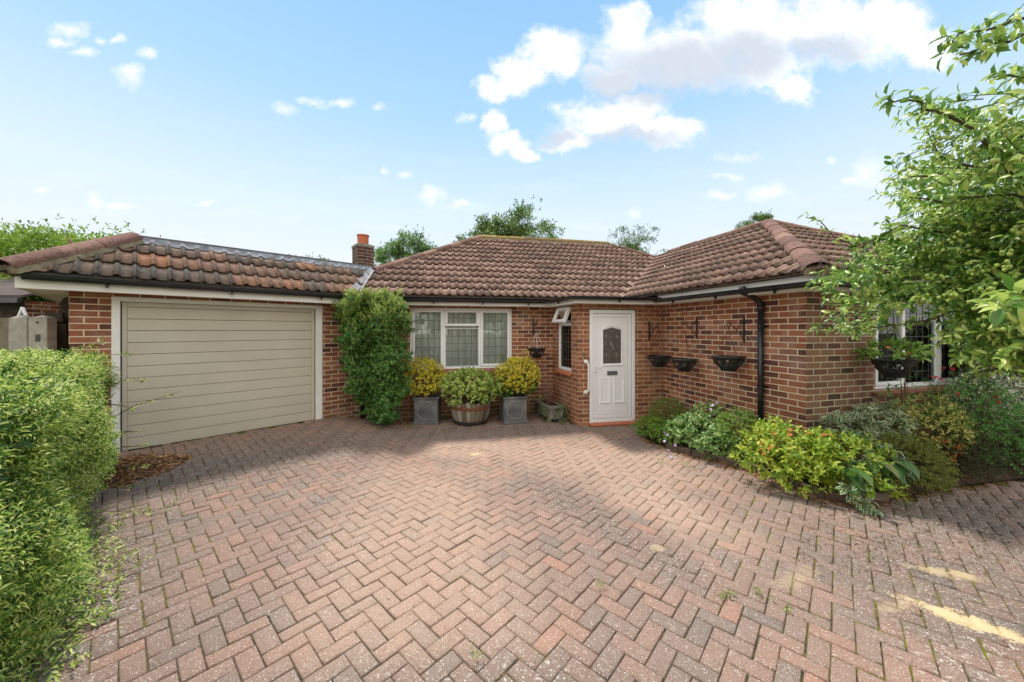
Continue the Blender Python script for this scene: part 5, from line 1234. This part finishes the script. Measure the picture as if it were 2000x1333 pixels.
# deeper background leaves closing the crown
Bq = []
while len(Bq) < 1000:
    px = rng.uniform(1700, 2250); py = rng.uniform(230, 740)
    if crown_ok(px-50, py+10) and rng.random() < np.interp(py, [230, 330, 450], [.05, .3, 1]): Bq.append(W(px, py, rng.uniform(2.2, 3.1)))
Bq = np.array(Bq); B_, Dd, N2 = sprig_leaves(Bq, rng.normal(0, 1, Bq.shape), 4, .05, 1.0); leaves('inner_foliage', B_, Dd, N2+[0, 0, .8], .058, .48, m_ap, tr)
# fruit clusters
sph = []; 
def ico():
    bm = bmesh.new(); bmesh.ops.create_icosphere(bm, subdivisions=2, radius=1); v = [tuple(x.co) for x in bm.verts]; f = [tuple(q.index for q in x.verts) for x in bm.faces]; bm.free(); return np.array(v), f
iv, if_ = ico()
def cluster_mesh(k):
    mb = MB(); 
    for i in range(k):
        c = rng.normal(0, .017, 3)*[1.3, 1, .7]+[0, 0, -.03]; mb.add(iv*[.0085, .0085, .0095]+c, if_, rng.random()); mb.tube([(0, 0, 0), c], .0009, 4, False)
    me = bpy.data.meshes.new('fruit_cluster'); me.from_pydata(mb.v, [], mb.f); me.polygons.foreach_set('use_smooth', np.ones(len(me.polygons), dtype=bool)); me.materials.append(m_fr); return me
cms = [cluster_mesh(k) for k in (5, 6, 8, 4, 7)]
n = 0
while n < 98:
    px = rng.uniform(1640, 2010); py = rng.uniform(200, 720)
    if not crown_ok(px-15, py+15) or (py < 330 and rng.random() < .7): continue
    Yb = np.interp(px, [1600, 1800, 2000, 2200], [2.35, 2.0, 1.68, 1.6])-.35*(py < 330)+.2*rng.random()-.08
    o = bpy.data.objects.new('fruit_cluster', cms[n % 5]); COL.objects.link(o); o.parent = tr; p = W(px, py, Yb); o.location = Vector(p-tb); o.rotation_euler = (rng.normal(0, .3), rng.normal(0, .3), rng.random()*6); n += 1

# ------------------------------------------------------------------ left: posts, gate, ladder, neighbour
r = empty('concrete_post', (-5.93, 4.32, 0)); tag(r, 'pale concrete fence post with a pointed top, left of the one with the square hole', 'fence post', 'concrete posts behind the hedge')
mb = MB(); fr = Fr((-6.04, 4.32), (-5.815, 4.32)); 
def post(fr, r, hole=None):
    mb = MB(); mb.box(fr, 0, fr.L, -.1, .0, 0, 1.78); a = fr.L/2
    P = fr.P; mb.add([P(0, 0, 1.781), P(fr.L, 0, 1.781), P(fr.L, -.1, 1.781), P(0, -.1, 1.781), P(a, -.05, 1.825)], [(0, 1, 4), (1, 2, 4), (2, 3, 4), (3, 0, 4)]); mb.build('post_body', MAT['concrete'], r, .006)
    if hole: m2 = MB(); m2.box(fr, a-.02, a+.035, .001, .004, 1.5, 1.585); m2.build('mortise_hole', MAT['iron'], r); m3 = MB(); m3.tube([fr.P(a, .001, 1.73), fr.P(a, .004, 1.73)], .016, 8); m3.build('bolt_hole', MAT['iron'], r)
post(fr, r)
r = empty('concrete_post', (-5.69, 4.32, 0)); tag(r, 'pale concrete fence post with a square black mortise hole', 'fence post', 'concrete posts behind the hedge'); post(Fr((-5.80, 4.32), (-5.575, 4.32)), r, True)
r = empty('timber_fence', (-6.5, 4.35, 0)); tag(r, 'brown timber fence boards at the extreme left edge', 'fence')
mb = MB(); fr = Fr((-7.6, 4.36), (-6.05, 4.36))
for i in range(9): mb.cur = rng.random(); mb.box(fr, i*.172, i*.172+.168, -.02, 0, 0, 1.78+rng.normal(0, .004))
mb.build('fence_board', simple('brown_fence_timber', (.13, .11, .08), (.22, .19, .14), 8, .9, .1, .3), r, .003)
r = empty('garden_gate', (-5.65, 4.6, 0)); tag(r, 'dark timber gate with rounded tops between the concrete post and the garage', 'gate')
def rounded(fr, a, b, z0_, zt_, o=-.02, th_=.04, mat='wood_dark', name='gate_board'):
    rr_ = (b-a)/2; pts = [fr.P(a, o, z0_), fr.P(b, o, z0_)]+[fr.P((a+b)/2+rr_*math.cos(t), o, zt_-rr_*1.35+rr_*1.35*math.sin(t)) for t in np.linspace(0, PI, 11)]
    mb = MB(); mb.prism(pts, np.array(fr.P(0, -th_, 0))-np.array(fr.P(0, 0, 0))); mb.build(name, MAT[mat], r, .003)
fr = Fr((-5.84, 4.55), (-5.49, 4.69)); fr2 = Fr((-5.68, 4.68), (-5.48, 4.76))
rounded(fr, -.02, .13, 0, 1.80); rounded(fr, .06, .20, 0, 2.06, -.06); rounded(fr2, .04, .17, 0, 2.0, -.08)
mb = MB(); mb.box(fr, -.02, .14, .0, .035, 1.74, 1.86); mb.box(fr, -.03, .16, -.01, .012, 0, 1.72); mb.build('gate_rail', MAT['wood_dark'], r, .004)
r = empty('step_ladder', (-6.2, 5.0, 0)); tag(r, 'top of a white A-shaped folding stand poking above the concrete posts', 'ladder')
for dx in (-.055, .055):
    mb = MB(); t = W(44, 601, 4.8); mb.tube([t, t+np.array([dx*14, 0, -1.8])], .016, 8); mb.build('leg', MAT['upvc'], r)
# neighbouring roof edge
nb = empty('neighbouring_outbuilding', (-9, 6.5, 0)); tag(nb, 'dark tiled roof corner of a neighbouring outbuilding at the left edge', 'building')
fr = Fr((-12.0, 6.0), (-8.15, 6.0))
wall('wall', Fr((-12, 6.25), (-8.45, 6.25)), 0, 2.15, MAT['wood_dark'], nb); wall('wall', Fr((-8.45, 6.25), (-8.45, 10.5)), 0, 2.15, MAT['brick'], nb)
mb = MB(); mb.prism([fr.P(0, 0, 2.18), fr.P(fr.L, 0, 2.18), fr.P(fr.L-.6, -2.5, 2.95), fr.P(0, -2.5, 2.95)], (0, 0, .04)); mb.build('roof', simple('dark_slate_roof', (.07, .055, .05), (.13, .1, .09), 8, .9, .1, .4), nb)
mb = MB(); mb.box(fr, 0, fr.L, 0, .06, 2.08, 2.17); mb.build('gutter', MAT['black'], nb, .01)

# ------------------------------------------------------------------ background trees
def tree(label, name, c, rad, base, nclump, nleaf, L, mat, seed, wd=.5, group='trees behind the houses', clump=.28, depth=.55, trunk=.16, amp=.25, droop=0.0, aflat=1.0):
    r_ = np.random.default_rng(seed); c = np.array(c, float); rad = np.array(rad, float); base = np.array(base, float)
    root = empty(name, base); tag(root, label, 'tree', group)
    P, Nn = blob(nclump, c, rad, seed, amp, depth, -.75)
    mb = MB(); mb.tube([base, base*.6+c*.4+[0, 0, -.2], c-[0, 0, rad[2]*.3]], [trunk, trunk*.8, trunk*.5], 8, False); mb.build('trunk', MAT['bark'], root)
    mb = MB()
    for p in P[::3]:
        s_ = c-[0, 0, rad[2]*.45]+r_.normal(0, .12, 3)*rad*.5; mb.tube([s_, (s_+p)/2+r_.normal(0, .06, 3)*rad, p], [trunk*.3, trunk*.18, trunk*.05], 5, False)
    mb.build('branches', MAT['bark'], root)
    k = nleaf//max(len(P), 1); cl = clump*np.mean(rad)*(.6+.8*rng.random(len(P)))
    Q = np.repeat(P, k, 0)+rng.normal(0, 1, (len(P)*k, 3))*np.repeat(cl, k)[:, None]*.42*[1, 1, .75]; No = np.repeat(Nn, k, 0)+rng.normal(0, .6, (len(P)*k, 3))
    B_, Dd, N2 = sprig_leaves(Q, No, 4, L*1.4, .95, droop=droop); leaves('crown', B_, Dd, N2+[0, 0, .6], L, wd, mat, root, rnd=None)
    return root
mt1 = LG('oak_leaf', [(.05, .09, .02), (.095, .17, .035), (.17, .27, .055), (.26, .35, .09)], trans=.4, nscale=.5)
mt2 = LG('pale_tree_leaf', [(.08, .16, .04), (.15, .27, .07), (.25, .38, .12)], trans=.35, nscale=.5)
mt3 = LG('yellow_green_leaf', [(.08, .18, .02), (.2, .34, .03), (.38, .48, .06)], trans=.4, nscale=.8)
tree('large dark green tree rising behind the main roof ridge', 'broadleaf_tree', (-.2, 16, 4.75), (1.95, 1.8, 1.95), (-.2, 16.2, -.1), 190, 6200, .13, mt1, 61, clump=.26)
tree('pale green rounded tree between the chimney and the main roof', 'broadleaf_tree', (-5.2, 18, 4.9), (1.45, 1.3, 1.3), (-5.2, 18.1, -.1), 100, 3400, .12, mt2, 62)
tree('thin wispy tree behind the dip between the two roofs', 'wispy_tree', (5.35, 16, 5.1), (1.0, .9, 1.15), (5.3, 16.1, -.1), 70, 900, .11, mt1, 63, wd=.3, clump=.3, depth=.9, trunk=.09)
tree('small dark conifer tip showing just left of the wing roof peak', 'conifer', (8.1, 12, 5.05), (.4, .35, .48), (8.1, 12.1, -.1), 26, 700, .09, mt1, 64, wd=.25, clump=.35, trunk=.08)
tree('small dark treetop above the garage roof, nearer the chimney', 'broadleaf_tree', (-10.4, 20, 4.75), (1.0, .9, .9), (-10.4, 20, -.1), 44, 1400, .11, mt1, 65, clump=.3)
tree('small dark treetop above the middle of the garage roof', 'broadleaf_tree', (-12.3, 20, 4.85), (.75, .7, .85), (-12.3, 20, -.1), 30, 700, .11, mt1, 66, clump=.3)
tree('bright yellow-green tree filling the left edge behind the garage', 'broadleaf_tree', (-11.6, 9.2, 2.35), (2.9, 1.4, 1.6), (-11.6, 9.4, -.1), 260, 11000, .1, mt3, 67, clump=.2)
tree('darker ragged tree standing behind the yellow-green one at the left edge', 'broadleaf_tree', (-15.4, 12, 3.0), (3.2, 1.4, 1.85), (-15.4, 12.3, -.1), 150, 3600, .11, mt1, 68, clump=.2, depth=.4)
tree('green bush seen under the garage eave behind the gate', 'broadleaf_tree', (-8.0, 7.3, 1.35), (1.5, .6, 1.1), (-8, 7.4, -.1), 130, 5000, .07, mt3, 69, clump=.22, trunk=.06)
# unseen trees added behind the camera for the windows to reflect
for i, (x, sd) in enumerate(((-9, 71), (-2.5, 72), (4, 73), (10.5, 74))):
    tree('unseen tall leafy tree added behind the camera for the windows to reflect', 'reflection_tree', (x, -15, 3.2), (3.4, 1.8, 3.0), (x, -15, -.1), 60, 1300, .3, mt1, sd, group='added trees for window reflections', clump=.3)

# ------------------------------------------------------------------ litter and weeds
def litter(name, label, pts, L, stops, wd=.55, h=.012):
    P = np.array(pts); n = len(P); D = rng.normal(0, 1, (n, 3))*[1, 1, .22]; Nn = np.tile([0, 0, 1.0], (n, 1))+rng.normal(0, .35, (n, 3))
    o = leaves(name, P, D, Nn, L, wd, leafmat(name+'_mat', stops, trans=.1, rough=.8), None, T_RICH, jitter=.45); tag(o, label, 'leaf litter', None, 'stuff'); return o
def gpts(n, f):
    out = []
    while len(out) < n:
        p = f()
        if p is not None: out.append(p)
    return out
def pile1():
    px = rng.uniform(195, 372); py = rng.uniform(898, 955)
    lo = np.interp(px, [195, 250, 300, 372], [925, 905, 902, 900]); hi = np.interp(px, [195, 230, 280, 330, 372], [962, 955, 940, 925, 906])
    if not lo < py < hi: return None
    g = G(px, py, .07); z = gz(g)+.004+.05*rng.random()*min(1, (py-lo)/12, (hi-py)/12); return (g[0], g[1], z)
litter('dry_leaf_pile', 'heap of dry brown leaves at the foot of the hedge by the garage door', gpts(1500, pile1), .04, [(.1, .045, .02), (.26, .12, .045), (.46, .24, .1), (.6, .38, .2)])
def pile2():
    a_ = rng.normal(0, 1, 2); px = 768+a_[0]*17; py = 832+a_[1]*4.5
    if py < 823: return None
    g = G(px, py); return (g[0], g[1], .004+.02*rng.random())
litter('orange_petal_litter', 'orange fallen petals below the climbing shrub', gpts(900, pile2), .02, [(.3, .1, .03), (.5, .2, .06), (.6, .3, .1)])
def edge():
    i = rng.integers(1, len(BEDLINE)-3); t = rng.random(); p = np.array(BEDLINE[i])*(1-t)+np.array(BEDLINE[i+1])*t
    q = p+np.array([-.75, -.65])*abs(rng.normal(0, .09)); return (q[0], q[1], .006+.01*rng.random())
litter('bed_edge_litter', 'thin line of dry orange leaves against the bed edging', gpts(1100, edge), .022, [(.12, .05, .025), (.28, .12, .05), (.45, .24, .1)])
def scat():
    px = rng.uniform(250, 2000); py = 700/(rng.uniform(.45, 2.2))+HY+0
    py = rng.uniform(832, 1330) if rng.random() < .4 else rng.uniform(828, 900)
    g = G(px, py)
    if inside(BED, g[0], g[1]) or inside([A, D_, E_, Fp, I_, J_, K_, (9, 9), (-7, 9)], g[0], g[1]): return None
    if px < 250+0*py: return None
    return (g[0], g[1], gz(g)+.005)
litter('scattered_leaf_bits', 'tiny leaf fragments scattered over the block paving', gpts(420, scat), .013, [(.1, .06, .03), (.3, .24, .1), (.5, .46, .3)])
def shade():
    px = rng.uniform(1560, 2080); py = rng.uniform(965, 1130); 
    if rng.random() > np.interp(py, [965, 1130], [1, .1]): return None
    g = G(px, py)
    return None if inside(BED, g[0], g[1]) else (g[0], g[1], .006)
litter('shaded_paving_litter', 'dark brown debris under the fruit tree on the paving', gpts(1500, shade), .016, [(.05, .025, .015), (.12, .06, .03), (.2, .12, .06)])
def wallfoot():
    s_ = rng.uniform(.9, 3.7); p = fm.P(s_, abs(rng.normal(0, .3))+.03, .008); return p
litter('wall_foot_litter', 'leaf crumbs along the foot of the front wall between the pots', gpts(500, wallfoot), .016, [(.1, .06, .03), (.25, .17, .08), (.45, .38, .22)])
wd_pts = [G(px, py, .01) for px, py in ((795, 832), (800, 836), (690, 870), (650, 880), (1172, 1146), (1412, 1167), (1535, 1190), (1430, 1168), (930, 1280), (340, 985), (330, 1000), (420, 930), (1290, 905), (1335, 905), (1340, 912), (1355, 915), (1770, 985), (1690, 895), (890, 838), (870, 845), (1020, 850), (1760, 990), (700, 850), (600, 855), (1130, 860), (1490, 1165))]
P_ = np.repeat(np.array(wd_pts), 5, 0)+rng.normal(0, .02, (len(wd_pts)*5, 3))*[1, 1, 0]; B_, Dd, N2 = sprig_leaves(P_, np.tile([0, 0, 1.0], (len(P_), 1))+rng.normal(0, .5, P_.shape), 4, .03, 1.0)
tag(leaves('paving_weeds', B_, Dd, N2, .018, .5, LG('weed_leaf', [(.12, .2, .03), (.3, .4, .07)])), 'small weeds sprouting from the paving joints', 'weeds', None, 'stuff')

# ------------------------------------------------------------------ sky
SUN_EL = math.radians(63); SUN_AZ = math.atan2(-.56, .83)
wld = bpy.data.worlds.new('World'); SC.world = wld; wld.use_nodes = True; nt = wld.node_tree; nt.nodes.clear(); N = NT(nt)
wo = nt.nodes.new('ShaderNodeOutputWorld'); bg = nt.nodes.new('ShaderNodeBackground'); nt.links.new(bg.outputs[0], wo.inputs[0])
sky = N.n('TexSky'); sky.sky_type = 'NISHITA'; sky.sun_disc = False; sky.sun_elevation = SUN_EL; sky.sun_rotation = SUN_AZ; sky.air_density = 1.0; sky.dust_density = 0.6; sky.ozone_density = 1.0; sky.altitude = 50
SKYS = 0.15
bg.inputs['Strength'].default_value = SKYS
gen = N.coord('Generated'); sx = N.n('SeparateXYZ'); nt.links.new(gen, sx.inputs[0])
yy = N.math('MAXIMUM', sx.outputs['Y'], .05); uu = N.math('DIVIDE', sx.outputs['X'], yy); vv = N.math('DIVIDE', sx.outputs['Z'], yy)
cv = N.n('CombineXYZ'); nt.links.new(uu, cv.inputs[0]); nt.links.new(vv, cv.inputs[1])
nz1 = N.n('TexNoise'); nz1.inputs['Scale'].default_value = 9; nz1.inputs['Detail'].default_value = 7; nz1.inputs['Roughness'].default_value = .6; nt.links.new(cv.outputs[0], nz1.inputs['Vector'])
wob = N.n('VectorMath', operation='MULTIPLY_ADD'); sub = N.n('VectorMath', operation='SUBTRACT'); nt.links.new(nz1.outputs['Color'], sub.inputs[0]); sub.inputs[1].default_value = (.5, .5, .5)
nt.links.new(sub.outputs[0], wob.inputs[0]); wob.inputs[1].default_value = (.17, .13, 0); nt.links.new(cv.outputs[0], wob.inputs[2])
def ell(lst, src):
    out = None
    for (px, py, rx, ry, *a_) in lst:
        c = ((px-1000)/F_, (HY-py)/F_, 0)
        s_ = N.n('VectorMath', operation='SUBTRACT'); nt.links.new(src, s_.inputs[0]); s_.inputs[1].default_value = c
        m_ = N.n('VectorMath', operation='MULTIPLY'); nt.links.new(s_.outputs[0], m_.inputs[0]); m_.inputs[1].default_value = (F_/rx, F_/ry, 0)
        l_ = N.n('VectorMath', operation='LENGTH'); nt.links.new(m_.outputs[0], l_.inputs[0])
        v = N.math('SUBTRACT', 1.0 if not a_ else a_[0], l_.outputs['Value']); out = v if out is None else N.math('MAXIMUM', out, v)
    return out
big = [(1080, 108, 78, 58), (1015, 150, 68, 50), (962, 172, 40, 32), (1232, 62, 62, 66), (1330, 115, 210, 80), (1470, 60, 150, 100), (1620, 50, 150, 85), (1740, 50, 100, 90), (1815, 95, 70, 52), (1500, 130, 100, 60), (1548, 178, 58, 38), (1205, 150, 95, 40),
       (1190, 232, 112, 46), (1295, 252, 92, 34), (1240, 205, 95, 34), (1105, 272, 66, 28), (990, 282, 52, 26), (968, 240, 26, 40), (1022, 304, 46, 22)]
small = [(130, 55, 44, 20), (122, 80, 34, 14), (155, 98, 40, 12), (197, 78, 16, 10), (228, 79, 20, 10), (290, 102, 26, 17), (247, 150, 56, 26), (553, 216, 38, 20), (612, 197, 34, 11), (662, 203, 42, 11), (740, 210, 24, 13), (75, 374, 26, 9), (190, 390, 20, 17), (237, 402, 36, 12),
         (845, 375, 42, 26), (790, 343, 24, 14), (752, 332, 18, 12), (905, 396, 36, 11), (1440, 311, 54, 17), (1620, 312, 14, 14), (1700, 335, 46, 48), (1505, 379, 60, 22), (1415, 350, 38, 12), (1238, 412, 22, 20), (905, 228, 30, 12), (405, 394, 26, 7), (1400, 385, 50, 10), (1790, 350, 30, 22), (1660, 358, 26, 10)]
fb = ell(big, wob.outputs[0])
wob2 = N.n('VectorMath', operation='MULTIPLY_ADD'); nt.links.new(sub.outputs[0], wob2.inputs[0]); wob2.inputs[1].default_value = (.10, .07, 0); nt.links.new(cv.outputs[0], wob2.inputs[2])
fs_ = ell(small, wob2.outputs[0])
nz2 = N.n('TexNoise'); nz2.inputs['Scale'].default_value = 14; nz2.inputs['Detail'].default_value = 9; nz2.inputs['Roughness'].default_value = .66; nt.links.new(cv.outputs[0], nz2.inputs['Vector'])
fb2 = N.math('ADD', fb, N.math('MULTIPLY', N.math('SUBTRACT', nz2.outputs['Fac'], .48), 1.15)); fs2 = N.math('ADD', fs_, N.math('MULTIPLY', N.math('SUBTRACT', nz2.outputs['Fac'], .52), 2.0))
mb_ = N.ramp(fb2, [(-.0, 0.0), (.2, .3), (.42, .8), (.65, 1.0)], 'LINEAR'); ms_ = N.ramp(fs2, [(.05, 0.0), (.55, .4), (1.0, .85)], 'LINEAR')
cm = N.math('MAXIMUM', mb_, ms_)
mp = N.n('Mapping'); nt.links.new(cv.outputs[0], mp.inputs[0]); mp.inputs['Scale'].default_value = (1.6, 9, 1)
wisp = N.n('TexNoise'); wisp.inputs['Scale'].default_value = 2.2; wisp.inputs['Detail'].default_value = 7; wisp.inputs['Roughness'].default_value = .62; nt.links.new(mp.outputs[0], wisp.inputs['Vector'])
wf = N.math('MULTIPLY', N.ramp(wisp.outputs['Fac'], [(.5, 0.0), (.75, .38)]), N.ramp(vv, [(.0, .8), (.28, .8), (.5, .15), (.9, .0)]))
cm = N.math('MAXIMUM', cm, wf)
front = N.ramp(sx.outputs['Y'], [(.05, 0.0), (.12, 1.0)])
cm = N.math('MULTIPLY', cm, front)
# grey undersides
gray = ell([(1330, 135, 230, 75), (1200, 160, 110, 50), (1450, 110, 140, 70), (1230, 268, 130, 24), (1080, 268, 60, 24), (1290, 180, 170, 36), (1600, 90, 120, 40)], wob.outputs[0])
gray = N.math('ADD', gray, N.math('MULTIPLY', N.math('SUBTRACT', nz2.outputs['Fac'], .5), .7))
g_ = N.ramp(gray, [(-.0, 0.0), (.7, .95)], 'EASE')
WH = 0.72/SKYS
lum = N.ramp(nz2.outputs['Fac'], [(.3, (.60, .63, .68)), (.5, (.655, .665, .69)), (.62, (.70, .70, .70))])
lum = N.mix(1.0, lum, (WH, WH, WH), 'MULTIPLY')
ccol = N.mix(g_, lum, (WH*.42, WH*.46, WH*.52))
sc_ = N.n('VectorMath', operation='MULTIPLY'); nt.links.new(sky.outputs[0], sc_.inputs[0]); sc_.inputs[1].default_value = (.4, .4, .4)
# summer haze whitening towards the horizon
hz_ = N.ramp(N.math('ABSOLUTE', sx.outputs['Z']), [(.0, (.60, .605, .645)), (.14, (.575, .597, .65)), (.3, (.485, .585, .67)), (.5, (.29, .47, .645)), (.7, (.19, .38, .60)), (1.0, (.13, .30, .54))])
hz_ = N.mix(1.0, hz_, (WH, WH, WH), 'MULTIPLY')
skyc = N.mix(.88, sc_.outputs[0], hz_)
# bright broken cloud added behind the viewer, unseen fill for the house front
bcn = N.noise(2.2, 6, .6, vec=gen)
bk_ = N.math('MULTIPLY', N.ramp(bcn, [(.38, .25), (.55, 1.0)]), N.ramp(N.math('MULTIPLY', sx.outputs['Y'], -1.0), [(.0, 0.0), (.25, 1.0)]))
skyc = N.mix(bk_, skyc, (WH*1.25, WH*1.17, WH*1.06))
fin = N.mix(cm, skyc, ccol)
nt.links.new(fin, bg.inputs[0])

sun = bpy.data.lights.new('sun', 'SUN'); so = bpy.data.objects.new('sun', sun); COL.objects.link(so); sun.energy = 2.0; sun.angle = math.radians(6); sun.color = (1, .955, .89)
dv = Vector((math.cos(SUN_EL)*-.56, math.cos(SUN_EL)*.83, math.sin(SUN_EL))); so.rotation_euler = dv.to_track_quat('Z', 'Y').to_euler(); so.location = (-5, 8, 12)

cam = bpy.data.cameras.new('camera'); co = bpy.data.objects.new('camera', cam); COL.objects.link(co); co.location = (0, 0, CZ); co.rotation_euler = (PI/2, 0, 0)
cam.sensor_width = 36; cam.lens = F_/2000*36; cam.shift_y = -(666.5-HY)/2000; cam.clip_start = .05; cam.clip_end = 1000
SC.camera = co
vs_ = SC.view_settings; vs_.view_transform = 'Standard'; vs_.look = 'None'; vs_.exposure = 1.22; vs_.gamma = 1
SC.cycles.max_bounces = 7; SC.cycles.transparent_max_bounces = 12
